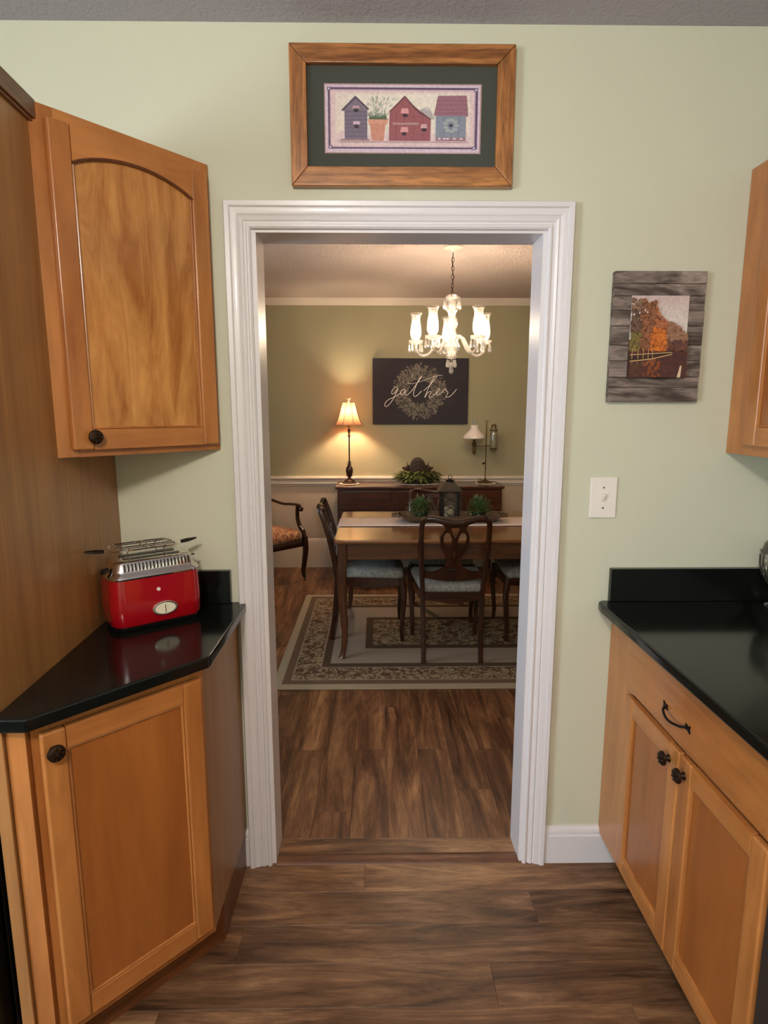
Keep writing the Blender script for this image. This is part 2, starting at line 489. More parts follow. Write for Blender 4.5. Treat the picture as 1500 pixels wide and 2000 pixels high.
def cut(name, loops, thick, mat, parent, world=True, bev=0.0, plane='xz', at=0.0):
    """flat board cut to outline loops (later loops are holes), front at y=at, going back by thick"""
    cu = bpy.data.curves.new('c', 'CURVE'); cu.dimensions = '2D'; cu.fill_mode = 'BOTH'
    cu.extrude = max(thick/2-bev, .0001); cu.bevel_depth = bev; cu.bevel_resolution = 1
    if bev: cu.offset = -bev
    for lp in loops:
        sp = cu.splines.new('POLY'); sp.points.add(len(lp)-1)
        for p, q in zip(sp.points, lp): p.co = (q[0], q[1], 0, 1)
        sp.use_cyclic_u = True
    ob = bpy.data.objects.new('c', cu); COL.objects.link(ob)
    dg = bpy.context.evaluated_depsgraph_get()
    me = bpy.data.meshes.new_from_object(ob.evaluated_get(dg))
    bpy.data.objects.remove(ob); bpy.data.curves.remove(cu)
    mb = MB(); mb.bm.from_mesh(me); bpy.data.meshes.remove(me)
    bmesh.ops.remove_doubles(mb.bm, verts=mb.bm.verts, dist=1e-5)
    # curve lies in XY with thickness Z -> board in XZ with thickness Y
    mb.xf(Matrix(((1, 0, 0, 0), (0, 0, -1, at+thick/2), (0, 1, 0, 0), (0, 0, 0, 1))))
    if bpy.app.background: pass
    bmesh.ops.recalc_face_normals(mb.bm, faces=mb.bm.faces)
    return mb.build(name, mat, parent, world, smooth=30) if name else mb


def catmull(pts, n=6, closed=False):
    pts = [Vector(p) for p in pts]; out = []; m = len(pts)
    rng = range(m if closed else m-1)
    for i in rng:
        g = lambda k: pts[k % m] if closed else pts[max(0, min(m-1, k))]
        p0, p1, p2, p3 = g(i-1), g(i), g(i+1), g(i+2)
        for j in range(n):
            t = j/n
            out.append(.5*((2*p1)+(-p0+p2)*t+(2*p0-5*p1+4*p2-p3)*t*t+(-p0+3*p1-3*p2+p3)*t**3))
    if not closed: out.append(pts[-1])
    return out


def copy_tree(o, parent=None):
    c = o.copy(); COL.objects.link(c)
    if parent is not None: c.parent = parent; c.matrix_parent_inverse = o.matrix_parent_inverse
    for ch in list(o.children): copy_tree(ch, c)
    return c


class Print:
    """flat printed picture: coloured polygons a hair in front of one another"""
    def __init__(s, y): s.v = []; s.f = []; s.c = []; s.y = y; s.k = 0

    def add(s, pts, rgb):
        b = len(s.v); s.k += 1; y = s.y - .00001*s.k
        s.v += [(p[0], y, p[1]) for p in pts]; s.f.append(list(range(b, b+len(pts)))); s.c.append(srgb(*rgb))

    def build(s, name, parent):
        me = bpy.data.meshes.new(name)
        loc = parent.location
        me.from_pydata([(v[0]-loc[0], v[1]-loc[1], v[2]-loc[2]) for v in s.v], [], s.f)
        ca = me.color_attributes.new('Col', 'FLOAT_COLOR', 'CORNER')
        i = 0
        for f, c in zip(s.f, s.c):
            for _ in f: ca.data[i].color = c; i += 1
        me.materials.append(M_print)
        o = bpy.data.objects.new(name, me); COL.objects.link(o); o.parent = parent
        return o


# ------------------------------------------------------------------ room shell
Y0, Y1, YB, ZC = 1.79, 1.905, 5.705, 2.52          # kitchen wall face, dining face, far wall, ceiling
KX0, KX1, KY0 = -2.6, 1.36, -2.4
DX0, DX1 = -1.78, 2.3
OX0, OX1, OZ = -.352, .492, 2.006


def S(o): o['kind'] = 'structure'; return o


floor = S(MB().box(KX0-.1, DX1+.1, KY0-.1, YB+.1, -.06, -.009).build('floor', M_sub))
S(MB().box(KX0-.1, KX1+.1, KY0-.1, Y0+.05, ZC, ZC+.08).build('ceiling', M_ceilk))
S(MB().box(DX0-.1, DX1+.1, Y0+.05, YB+.1, ZC, ZC+.08).build('ceiling', M_ceild))
wf = MB(); wf.box(KX0, OX0, Y0, Y1, -.01, ZC); wf.box(OX1, DX1, Y0, Y1, -.01, ZC); wf.box(OX0, OX1, Y0, Y1, OZ, ZC)
S(wf.build('wall_front', M_green))
S(MB().box(KX1, KX1+.1, KY0, Y0, -.01, ZC).build('wall_right', M_green))
S(MB().box(KX0, KX1, KY0-.1, KY0, -.01, ZC).build('wall_back', M_green))
wl = MB(); wl.box(KX0-.1, KX0, KY0, -1.55, -.01, ZC); wl.box(KX0-.1, KX0, -.25, Y0, -.01, ZC)
wl.box(KX0-.1, KX0, -1.55, -.25, -.01, 1.0); wl.box(KX0-.1, KX0, -1.55, -.25, 2.1, ZC)
S(wl.build('wall_left', M_green))
wd_ = MB(); wd_.box(DX0-.1, DX0, Y1, 2.25, -.01, ZC); wd_.box(DX0-.1, DX0, 3.25, YB, -.01, ZC)
wd_.box(DX0-.1, DX0, 2.25, 3.25, -.01, .9); wd_.box(DX0-.1, DX0, 2.25, 3.25, 2.1, ZC)
S(wd_.build('wall_dining_left', M_olive))
S(MB().box(DX1, DX1+.1, Y1, YB, -.01, ZC).build('wall_dining_right', M_olive))
wb = S(MB().box(DX0, DX1, YB, YB+.1, -.01, ZC).build('wall_dining_back', M_olive))
MB().box(DX0, DX1, YB-.004, YB, .28, .82).build('wainscot', M_cream, wb)
for nm, x, ya, yb, za, zb in (('window_1', KX0-.05, -1.55, -.25, 1.0, 2.1), ('window_2', DX0-.05, 2.25, 3.25, .9, 2.1)):
    wn = S(empty(nm, (x, (ya+yb)/2, za)))
    fr = MB()
    for a, b, c, d in ((ya, ya+.05, za, zb), (yb-.05, yb, za, zb), (ya+.05, yb-.05, za, za+.05), (ya+.05, yb-.05, zb-.05, zb), (ya+.05, yb-.05, (za+zb)/2-.015, (za+zb)/2+.015)):
        fr.box(x-.045, x+.045, a, b, c, d)
    fr.build('window_frame', M_trim, wn)
    MB().box(x-.004, x+.004, ya+.05, yb-.05, za+.05, zb-.05).build('pane', M_clear, wn)

# planks: kitchen boards run across, dining boards run away from the camera
PW, PL = .1245, 1.2


def plank_mesh(name, lx, ly, mat):
    mb = MB(); g = .0002
    mb.box(-lx/2+g, lx/2-g, -ly/2+g, ly/2-g, -.009, 0, .0006, 1)
    me = bpy.data.meshes.new(name); mb.bm.to_mesh(me); mb.bm.free(); me.materials.append(mat); return me


def put_plank(me, x, y):
    o = bpy.data.objects.new('plank', me); COL.objects.link(o); o.parent = floor
    o.location = (x-floor.location.x, y-floor.location.y, 0-floor.location.z)


pm = {}
def clip_plank(x0, x1, y0, y1, mat):
    k = (round(x1-x0, 4), round(y1-y0, 4), mat.name)
    if k not in pm: pm[k] = plank_mesh('plank', x1-x0, y1-y0, mat)
    put_plank(pm[k], (x0+x1)/2, (y0+y1)/2)


offs = [-.04, -.72, -.39, .31, -.55, .12, -.86, .5, -.2]
for r in range(17):
    y1 = 1.7895-PW*r; y0 = y1-PW
    x = -2.6 + ((offs[r % 9]+2.6) % PL) - PL
    while x < KX1:
        a, b = max(x, -1.9), min(x+PL, KX1)
        if b-a > .02: clip_plank(a, b, y0, y1, M_plankx)
        x += PL
clip_plank(OX0+.016, OX1-.016, 1.827, 1.905, M_plankx)
sx = [2.47, 3.05, 2.47, 2.86, 2.47, 3.18, 2.47, 2.75, 2.47, 3.0]
x = -.4-PW*11; i = 0
while x < DX1:
    a, b = max(x, DX0), min(x+PW*1.12, DX1)
    ys = [1.905]
    yy = sx[i % 10]
    if i % 10 in (1, 3, 5, 7, 9): ys.append(yy-1.0) if yy-1.0 > 2.0 else None
    while yy < YB: ys.append(yy); yy += PL
    ys.append(YB)
    if b-a > .02:
        for p, q in zip(ys, ys[1:]): clip_plank(a, b, p, q, M_planky)
    x += PW*1.12; i += 1
# oak threshold strip in the doorway
S(MB().prism([(1.780, 0), (1.786, .006), (1.798, .0085), (1.812, .0085), (1.824, .005), (1.829, 0)], OX0+.016, OX1-.016, 'x').build('trim_1', M_thresh))

# doorway: casing profile runs round the opening, jambs line it
door = S(empty('door_1', ((OX0+OX1)/2, (Y0+Y1)/2, 0)))
cas = [(0, 0), (0, .011), (.005, .015), (.010, .015), (.0135, .0095), (.018, .0095), (.022, .0135), (.029, .0155), (.033, .0115), (.037, .0155), (.048, .0185), (.053, .0185), (.057, .0235), (.069, .0245), (.072, .019), (.072, 0)]   # (distance from opening, thickness)


def casing(side, yface, sgn):
    """mitred casing, side: 'l','r','t'"""
    ix0, ix1, iz = -.349, .487, 2.000
    bm = bmesh.new(); A = []; B = []
    for u, th in cas:
        y = yface+sgn*th
        if side == 'l': A.append(bm.verts.new((ix0-u, y, 0))); B.append(bm.verts.new((ix0-u, y, iz+u)))
        if side == 'r': A.append(bm.verts.new((ix1+u, y, 0))); B.append(bm.verts.new((ix1+u, y, iz+u)))
        if side == 't': A.append(bm.verts.new((ix0-u, y, iz+u))); B.append(bm.verts.new((ix1+u, y, iz+u)))
    n = len(A)
    for k in range(n): bm.faces.new((A[k], A[(k+1) % n], B[(k+1) % n], B[k]))
    bm.faces.new(A); bm.faces.new(B[::-1]); bmesh.ops.recalc_face_normals(bm, faces=bm.faces)
    mb = MB(); mb._add(bm); mb.build('casing', M_trim, door, smooth=25)


for sd in 'lrt': casing(sd, Y0, -1); casing(sd, Y1, 1)
MB().box(OX0, OX0+.016, Y0-.001, Y1+.001, 0, OZ).build('jamb', M_trim, door)
MB().box(OX1-.016, OX1, Y0-.001, Y1+.001, 0, OZ).build('jamb', M_trim, door)
MB().box(OX0+.016, OX1-.016, Y0-.001, Y1+.001, OZ-.014, OZ).build('head_jamb', M_trim, door)

# baseboards, kitchen
bprof = [(Y0, 0), (Y0-.014, 0), (Y0-.014, .098), (Y0-.008, .101), (Y0-.008, .107), (Y0-.013, .111), (Y0-.012, .120), (Y0-.006, .130), (Y0, .131)]
S(MB().prism(bprof, .5595, .80, 'x').build('baseboard_front_right', M_trim))
S(MB().prism(bprof, -.46, -.4215, 'x').build('baseboard_front_left', M_trim))
# dining: tall baseboard, chair rail, crown
S(MB().prism([(YB, 0), (YB-.016, 0), (YB-.016, .255), (YB-.012, .27), (YB-.008, .285), (YB, .288)], DX0, DX1, 'x').build('baseboard_dining_back', M_trimd))
S(MB().prism([(YB, .800), (YB-.014, .803), (YB-.018, .818), (YB-.030, .824), (YB-.030, .838), (YB-.012, .842), (YB-.012, .858), (YB-.034, .866), (YB-.040, .878), (YB-.034, .893), (YB, .896)], DX0, DX1, 'x').build('trim_2', M_trimd, smooth=25))
S(MB().prism([(YB, 2.462), (YB-.012, 2.462), (YB-.018, 2.474), (YB-.044, 2.504), (YB-.05, 2.52), (YB, 2.52)], DX0, DX1, 'x').build('trim_3', M_trimd, smooth=25))

# ------------------------------------------------------------------ cabinet pieces
def knob(parent, x, z, y=0.0, r=.0178):
    """ornate round knob, on a face looking towards local -y"""
    mb = MB(); mb.lathe([(.010, 0), (.007, -.005), (.006, -.010), (r*.75, -.012), (r, -.015), (r*.95, -.020), (r*.6, -.0235), (0, -.0245)], (x, y, z), 18, 'y')
    for k in range(7):
        a = 2*PI*k/7
        mb.ball((x+math.cos(a)*r*.62, y-.0215, z+math.sin(a)*r*.62), .0040, 1)
    mb.ball((x, y-.0245, z), .0045, 1)
    return mb.build('knob', M_bronze, parent, world=False)


def cab_door(parent, x0, x1, z0, z1, st=.05, arch=0, top=.05, fig=False, th=.019, y=0.0, knobpos=None, label=None):
    """framed door lying in front of local plane y (towards -y); door mesh is the centre panel, frame members are its children"""
    xa, xb, za, zb = x0+st, x1-st, z0+st, z1-top
    zt = zb+arch
    panel = MB().prism([(xa-.006, za-.006), (xb+.006, za-.006), (xb+.006, zt+.006), (xa-.006, zt+.006)], y-.010, y-.002, 'y')
    d = panel.build('door', M_fig if fig else M_panel, parent, world=False)
    mb = MB(); mb.box(x0, xa, y-th, y-.001, z0, z1, .0055, 3); mb.build('stile', M_maple, d, False)
    mb = MB(); mb.box(xb, x1, y-th, y-.001, z0, z1, .0055, 3); mb.build('stile', M_maple, d, False)
    mb = MB(); mb.box(xa, xb, y-th+.0006, y-.001, z0, za, .0025, 2); mb.build('rail', M_maplex, d, False)
    if arch:
        n = 22; pts = [(xb, z1), (xa, z1)]
        arc = []
        for k in range(n+1):
            s = k/n; u = 2*s-1
            zz = zb + arch*(1-u*u)**.9
            arc.append((xa+(xb-xa)*s, zz))
        mb = MB(); mb.prism(pts+arc, y-th+.0006, y-.001, 'y'); mb.build('rail', M_maplex, d, False, smooth=30)
        bead = [(p[0], y-th+.004, p[1]-.003) for p in arc]
        mb = MB(); mb.sweep(bead, (.007, .010), 6, up=(0, 1, 0)); mb.build('bead', M_toe, d, False)
    else:
        mb = MB(); mb.box(xa, xb, y-th+.0006, y-.001, zb, z1, .0025, 2); mb.build('rail', M_maplex, d, False)
    # small bead round the panel
    mb = MB(); b = .006
    for q in (((xa+b/2, za), (xa+b/2, zb)), ((xb-b/2, za), (xb-b/2, zb))):
        mb.sweep([(q[0][0], y-.012, q[0][1]), (q[1][0], y-.012, q[1][1])], (b, .006), 6, up=(0, 1, 0))
    mb.sweep([(xa, y-.012, za+b/2), (xb, y-.012, za+b/2)], (b, .006), 6, up=(0, 1, 0))
    if not arch: mb.sweep([(xa, y-.012, zb-b/2), (xb, y-.012, zb-b/2)], (b, .006), 6, up=(0, 1, 0))
    mb.build('bead', M_maple, d, False)
    if knobpos: knob(d, knobpos[0], knobpos[1], y-th)
    if label: d['label'] = label
    return d


# tall veneered side panel of the refrigerator enclosure (its plane leans 2.7 degrees off square)
PA, PB = Vector((-.775, 1.7885)), Vector((-.738, 1.098))
t = empty('side_panel', (-.77, 1.45, 0), 0, 'tall brown veneered end panel rising at the left edge beside the black refrigerator', 'panel')
MB().prism([(PA.x, PA.y), (PB.x, PB.y), (PB.x-.026, PB.y), (PA.x-.026, PA.y)], 0, 2.128, 'z', .001, 1).build('board', M_tall, t)
dpn = (PB-PA).normalized(); nrm = Vector((-dpn.y, dpn.x))
if nrm.x < 0: nrm = -nrm
q1 = PA+dpn*.34; q2 = PB+dpn*.015
mo = MB()
for o_, z0, z1 in ((.012, 2.128, 2.168), (.007, 2.121, 2.128)):
    mo.prism([(q1+nrm*o_)[:], (q2+nrm*o_)[:], (q2-nrm*.03)[:], (q1-nrm*.03)[:]], z0, z1, 'z', .002, 2)
mo.build('top_moulding', M_mould, t)

# black refrigerator, only a sliver shows
t = empty('refrigerator', (-1.2, 1.4, 0), 0, 'black refrigerator, a dark sliver at the lower left edge', 'refrigerator')
MB().box(-1.66, -.822, 1.17, 1.76, .02, 1.74, .008).build('cabinet_body', M_fridge, t)
MB().box(-1.66, -.822, 1.115, 1.165, .09, 1.74, .012).build('door', M_fridge, t)
MB().sweep([(-.90, 1.09, .75), (-.90, 1.075, .8), (-.90, 1.075, 1.5), (-.90, 1.09, 1.55)], .02, 8, up=(1, 0, 0)).build('handle', M_blackmetal, t)
MB().box(-1.64, -.84, 1.18, 1.7, 0, .03).build('foot_grille', M_black, t)

# ---- upper left diagonal cabinet
UA, UB = Vector((-.758, 1.435)), Vector((-.463, 1.785))
ang = math.atan2(UB.y-UA.y, UB.x-UA.x)
t = empty('upper_cabinet', (UA.x, UA.y, 1.385), ang, 'honey maple corner wall cabinet with arched door and round bronze knob, above the toaster', 'cabinet')
Mi = (Matrix.Translation((UA.x, UA.y, 0)) @ Matrix.Rotation(ang, 4, 'Z')).inverted()
loc2 = lambda x, y: (Mi @ Vector((x, y, 0)))[:2]
Lu = (UB-UA).length; zb = 1.385
body = [(.001, .016), (Lu-.004, .016), loc2(-.474, 1.7885), loc2(-.772, 1.7885)]
MB().prism(body, .004, .777, 'z').build('body', M_maple, t, False)
for a_, b_ in ((0, .052), (Lu-.042, Lu)): MB().box(a_, b_, -.003, .0155, 0, .78, .001, 1).build('face_stile', M_maple, t, False)
for a_, b_ in ((0, .04), (.72, .78)): MB().box(.052, Lu-.042, -.0028, .0155, a_, b_).build('face_rail', M_maplex, t, False)
cab_door(t, .031, .443, .017, .752, .050, arch=.037, top=.078, fig=True, y=-.003, knobpos=(.0775, .049))

# ---- lower left diagonal cabinet, its top and splash
LA, LB = Vector((-.695, 1.118)), Vector((-.430, 1.393))
ang = math.atan2(LB.y-LA.y, LB.x-LA.x)
t = empty('base_cabinet', (LA.x, LA.y, 0), ang, 'honey maple corner base cabinet with one framed door under the toaster', 'cabinet')
Mi = (Matrix.Translation((LA.x, LA.y, 0)) @ Matrix.Rotation(ang, 4, 'Z')).inverted()
Ll = (LB-LA).length
pts = [(.0, .016), (Ll-.006, .016), loc2(-.438, 1.40), loc2(-.438, 1.7885), loc2(-.771, 1.7885), loc2(-.736, 1.122)]
MB().prism(pts, .132, .884, 'z').build('body', M_maple, t, False)
MB().prism([loc2(-.4375, 1.403), loc2(-.431, 1.395), loc2(-.431, 1.7885), loc2(-.4375, 1.7885)], .132, .884, 'z').build('end_panel', M_caulk, t, False)
MB().prism([loc2(-.736, 1.106), loc2(-.698, 1.106), (.004, .013), (.0, .0155), loc2(-.736, 1.121)], .132, .884, 'z').build('filler_strip', M_maple, t, False)
for a_, b_ in ((0, .035), (Ll-.035, Ll)): MB().box(a_, b_, -.003, .0155, .132, .884, .001, 1).build('face_stile', M_maple, t, False)
for a_, b_ in ((.132, .165), (.835, .884)): MB().box(.035, Ll-.035, -.0028, .0155, a_, b_).build('face_rail', M_maplex, t, False)
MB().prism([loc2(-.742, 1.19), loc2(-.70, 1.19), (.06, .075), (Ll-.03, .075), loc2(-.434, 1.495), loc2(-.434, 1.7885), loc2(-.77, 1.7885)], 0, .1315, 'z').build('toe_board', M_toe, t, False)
cab_door(t, .012, .368, .160, .856, .048, y=-.003, top=.048, knobpos=(.033, .815))

t = empty('countertop', (-.6, 1.5, .884), 0, 'small angled black stone countertop holding the red toaster', 'countertop')
MB().prism([(-.7735, 1.7885), (-.7385, 1.094), (-.742, 1.077), (-.735, 1.068), (-.672, 1.068), (-.403, 1.362), (-.401, 1.372), (-.401, 1.7885)], .8845, .914, 'z', .0125, 4).build('slab', M_stone, t)
MB().box(-.770, -.446, 1.768, 1.7885, .9145, 1.017, .0015, 2).build('backsplash', M_stone, t)

# ---- right base cabinet
RX = .742
t = empty('base_cabinet', (RX, 1.38, 0), -PI/2, 'honey maple base cabinet with a drawer and two doors under the long right counter', 'cabinet')
# local x runs along world -y (from the wall towards the camera), local -y is world -x
yo = 1.38
lx = lambda wy: yo-wy
MB().box(lx(1.7885), lx(.972), .016, .60, .11, .884).build('body', M_maple, t, False)
for a_, b_ in ((1.7885, 1.596), (1.005, .972)): MB().box(lx(a_), lx(b_), -.001, .0155, .11, .884, .001, 1).build('face_stile', M_maple, t, False)
for a_, b_ in ((.11, .15), (.68, .72), (.86, .884)): MB().box(lx(1.596), lx(1.005), -.0008, .0155, a_, b_).build('face_rail', M_maplex, t, False)
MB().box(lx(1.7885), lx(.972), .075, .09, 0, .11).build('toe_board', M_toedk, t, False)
cab_door(t, lx(1.612), lx(1.302), .142, .690, .050, y=-.001, top=.050, knobpos=(lx(1.345), .650), label='door nearer the green wall')
cab_door(t, lx(1.296), lx(.975), .142, .690, .050, y=-.001, top=.050, knobpos=(lx(1.272), .650), label='door nearer the dishwasher')
dr = MB().box(lx(1.612), lx(.975), -.021, -.0015, .708, .866, .0065, 3).build('drawer', M_maplex, t, False)
hp = MB()
pz = .772
a, b = lx(1.372), lx(1.275)
for xx, sg in ((a, 1), (b, -1)):
    hp.prism([(xx-.016*sg, pz+.010), (xx-.006*sg, pz+.005), (xx+.006*sg, pz+.007), (xx+.003*sg, pz), (xx+.006*sg, pz-.007), (xx-.006*sg, pz-.005), (xx-.016*sg, pz-.010), (xx-.013*sg, pz)], -.024, -.0195, 'y')
hp.sweep(catmull([(a, -.022, pz), (a+.010, -.036, pz-.003), ((a+b)/2, -.043, pz-.008), (b-.010, -.036, pz-.003), (b, -.022, pz)], 5), .0065, 8)
hp.build('pull_handle', M_blackmetal, dr, False)

# dishwasher beside it
t = empty('dishwasher', (1.05, .66, 0), 0, 'dark grey dishwasher, a sliver below the right counter at the lower right edge', 'dishwasher')
MB().box(.75, 1.34, .375, .967, .10, .875, .004).build('tub', M_steel, t)
MB().box(.722, .748, .378, .964, .12, .74, .006).build('door', M_steel, t)
MB().box(.722, .748, .378, .964, .745, .872, .006).build('control_panel', M_black, t)
MB().box(.80, 1.3, .40, .94, 0, .10).build('kick_plate', M_black, t)
# more run of cabinets towards the camera to carry the top
t = empty('base_cabinet', (1.05, .1, 0), 0, 'base cabinet under the near end of the right counter, outside the frame', 'cabinet')
MB().box(.758, 1.35, -.30, .372, .11, .884).build('body', M_maple, t)
MB().box(.742, .757, -.30, .372, .11, .884).build('face_frame', M_maple, t)
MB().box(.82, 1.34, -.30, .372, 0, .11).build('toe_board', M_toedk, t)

t = empty('countertop', (1.02, .9, .884), 0, 'long black stone countertop with short splash along the right side', 'countertop')
MB().prism([(.700, 1.7885), (.690, 1.775), (.686, 1.74), (.682, -.30), (1.359, -.30), (1.359, 1.7885)], .8845, .914, 'z', .0125, 4).build('slab', M_stone, t)
MB().box(.724, 1.358, 1.768, 1.7885, .9145, 1.018, .0015, 2).build('backsplash', M_stone, t)
MB().box(1.338, 1.358, -.30, 1.767, .9145, 1.018, .0015, 2).build('side_splash', M_stone, t)

# ---- upper right cabinet
t = empty('upper_cabinet', (1.055, 1.4, 1.372), -PI/2, 'honey maple wall cabinet cut off by the right edge of the frame', 'cabinet')
yo = 1.4
MB().box(lx(1.7885), lx(.85), .016, .30, .003, .787).build('body', M_maple, t, False)
for a_, b_ in ((1.7885, 1.66), (.88, .85)): MB().box(lx(a_), lx(b_), -.001, .0155, 0, .79, .001, 1).build('face_stile', M_maple, t, False)
for a_, b_ in ((0, .045), (.745, .79)): MB().box(lx(1.66), lx(.88), -.0008, .0155, a_, b_).build('face_rail', M_maplex, t, False)
cab_door(t, lx(1.683), lx(1.27), .028, .765, .052, arch=.035, top=.078, y=-.001, knobpos=(lx(1.31), .07))
cab_door(t, lx(1.265), lx(.855), .028, .765, .052, arch=.035, top=.078, y=-.001)

# ---- glass jar at the right edge
t = empty('glass_jar', (1.196, 1.70, .9155), 0, 'cut glass footed jar on the right counter, half cut off by the frame edge', 'jar')
jb = MB(); jb.caps = False
prof = [(.030, .0), (.032, .006), (.012, .018), (.012, .05), (.030, .075), (.046, .10), (.052, .13), (.053, .165), (.047, .185), (.044, .19)]
jb.lathe(prof, (0, 0, 0), 24); jb.build('bowl', M_jarg, t, False, smooth=30)
jb = MB(); jb.caps = False
jb.lathe([(.048, .188), (.046, .196), (.030, .208), (.010, .214), (.008, .222), (.012, .229), (0, .234)], (0, 0, 0), 24); jb.build('lid', M_jarg, t, False)
fl = MB()
for k in range(16):
    a = 2*PI*k/16
    fl.sweep([(math.cos(a)*r_, math.sin(a)*r_, z_) for r_, z_ in ((.031, .078), (.047, .105), (.053, .135), (.0535, .16))], .004, 5)
fl.lathe([(.050, .165), (.055, .168), (.055, .172), (.049, .176)], (0, 0, 0), 24)
fl.build('cut_flutes', M_jarc, t, False)

# ------------------------------------------------------------------ toaster
ta = math.radians(38)
t = empty('toaster', (-.684, 1.500, .914), ta, 'glossy red two-slice toaster with chrome top and warming rack on the black counter', 'toaster')
# local x along the front, local y to the back, origin at the front left bottom corner
TL, TD = .242, .138


def rrect(x0, x1, y0, y1, r, n=6):
    out = []
    for cx, cy, a0 in ((x1-r, y0+r, -PI/2), (x1-r, y1-r, 0), (x0+r, y1-r, PI/2), (x0+r, y0+r, PI)):
        for k in range(n+1):
            a = a0+PI/2*k/n; out.append((cx+r*math.cos(a), cy+r*math.sin(a)))
    return out


def loft(mb, layers):
    bm = bmesh.new(); rings = []
    for poly, z in layers: rings.append([bm.verts.new((p[0], p[1], z)) for p in poly])
    n = len(rings[0])
    for a, b in zip(rings, rings[1:]):
        for k in range(n): bm.faces.new((a[k], a[(k+1) % n], b[(k+1) % n], b[k]))
    bm.faces.new(rings[0]); bm.faces.new(rings[-1])
    bmesh.ops.recalc_face_normals(bm, faces=bm.faces); mb._add(bm)


def rr(i, r=.034): return rrect(i, TL-i, i, TD-i, r-i*.5)


mb = MB(); loft(mb, [(rr(.010), .0), (rr(.007), .004), (rr(.006), .016)]); mb.build('base', M_black, t, False)
mb = MB(); loft(mb, [(rr(.004), .014), (rr(.0), .022), (rr(-.002), .07), (rr(.0), .125), (rr(.001), .143)]); mb.build('body', M_red, t, False)
mb = MB(); loft(mb, [(rr(-.001), .143), (rr(-.002), .147), (rr(.001), .153), (rr(.008), .158), (rr(.011), .163), (rr(.015), .184), (rr(.019), .188), (rr(.026), .190)]); mb.build('chrome_top', M_chrome, t, False)
vn = MB()
for k in range(19):
    x = .036+k*.0095
    vn.prism([(.0108, .164), (.0149, .183), (.017, .183), (.013, .164)], x, x+.0045, 'x')
vn.xf(Matrix.Translation((0, -.0015, 0)))
vn.build('vent_louvres', M_black, t, False)
mb = MB(); mb.prism(rrect(.045, TL-.045, .036, .058, .008, 3), .1895, .1915, 'z'); mb.prism(rrect(.045, TL-.045, .080, .102, .008, 3), .1895, .1915, 'z'); mb.build('bread_slot', M_black, t, False)
rk = MB()
TF = TL; TL = TF-.026
for y in (.030, .052, .086, .108): rk.sweep([(.035, y, .222), (TL-.035, y, .222)], .0032, 6)
for x in (.040, .100, TL-.100, TL-.040): rk.sweep([(x, .022, .221), (x, .116, .221)], .0032, 6)
rk.sweep(catmull([(.02, .07, .212), (.035, .022, .218), (TL/2, .018, .219), (TL-.035, .022, .218), (TL-.02, .07, .212), (TL-.035, .118, .218), (TL/2, .122, .219), (.035, .118, .218)], 5, True), .0036, 6, closed=True)
for x, y in ((.06, .030), (TL-.06, .030), (.06, .108), (TL-.06, .108)): rk.sweep([(x, y, .222), (x-.01, y, .205), (x, y, .189)], .003, 6)
rk.build('warming_rack', M_chrome, t, False)
for sx_ in (-1, 1):
    xx = .004 if sx_ < 0 else TL-.004
    mb = MB(); mb.sweep([(xx+sx_*.0, .07, .214), (xx+sx_*.02, .07, .216), (xx+sx_*.045, .07, .219)], [(.012, .010), (.018, .011), (.006, .005)], 8); mb.build('rack_handle', M_black, t, False)
TL = TF
mb = MB(); mb.sweep([(TL-.014, .07, .172), (TL-.002, .07, .172), (TL+.006, .07, .172)], [(.012, .005), (.014, .006), (.010, .004)], 8); mb.build('lever', M_black, t, False)
mb = MB(); mb.sweep([(.008, .05, .168), (-.006, .05, .164), (-.012, .05, .160)], [(.02, .012), (.024, .014), (.012, .008)], 8); mb.build('lever', M_black, t, False)
gz, gx = .052, .137
mb = MB()
gx = .132
ell = [(gx+0.034*math.cos(a_), gz+.0195*math.sin(a_)) for a_ in [2*PI*k/28 for k in range(28)]]
mb.prism(ell, -.007, .004, 'y', .002, 2); g = mb.build('gauge_bezel', M_chrome, t, False)
ell = [(gx+0.0275*math.cos(a_), gz+.0148*math.sin(a_)) for a_ in [2*PI*k/28 for k in range(28)]]
MB().prism(ell, -.0082, -.006, 'y').build('gauge_face', M_cream_dial, g, False)
mb = MB(); mb.box(gx-.0008, gx+.0008, -.0092, -.008, gz-.012, gz+.010); mb.build('needle', M_black, g, False)
MB().lathe([(.0050, .0), (.0050, -.0030), (.0, -.0034)], (.118, -.001, .107), 14, 'y').build('brand_badge', M_white, t, False)

# ------------------------------------------------------------------ light switch
t = empty('light_switch', (.690, 1.79, 1.237), 0, 'white wall switch plate with a small toggle, right of the doorway', 'switch')
MB().box(.650, .731, 1.7835, 1.7898, 1.175, 1.299, .0025, 3).build('plate', M_white, t)
MB().prism([(1.7835, 1.226), (1.773, 1.243), (1.772, 1.249), (1.7835, 1.248)], .6865, .6955, 'x', .0015, 2).build('toggle', M_white, t)
MB().box(.683, .699, 1.7825, 1.7838, 1.223, 1.251).build('toggle_slot', M_trimd, t)
for z in (1.206, 1.268): MB().lathe([(.0028, 0), (.0026, -.001), (0, -.0012)], (.690, 1.7835, z), 10, 'y').build('screw', M_brass, t)

# ------------------------------------------------------------------ birdhouse picture
t = empty('framed_picture', (.075, 1.789, 2.107), 0, 'wide oak-framed print of birdhouses in a dark green mat, above the doorway', 'picture')
fx0, fx1, fz0, fz1 = -.2285, .378, 2.107, 2.4595
ix0, ix1, iz0, iz1 = -.183, .330, 2.157, 2.411


def bar(poly, mat):
    MB().prism(poly, 1.764, 1.7885, 'y', .003, 2).build('frame_rail', mat, t)


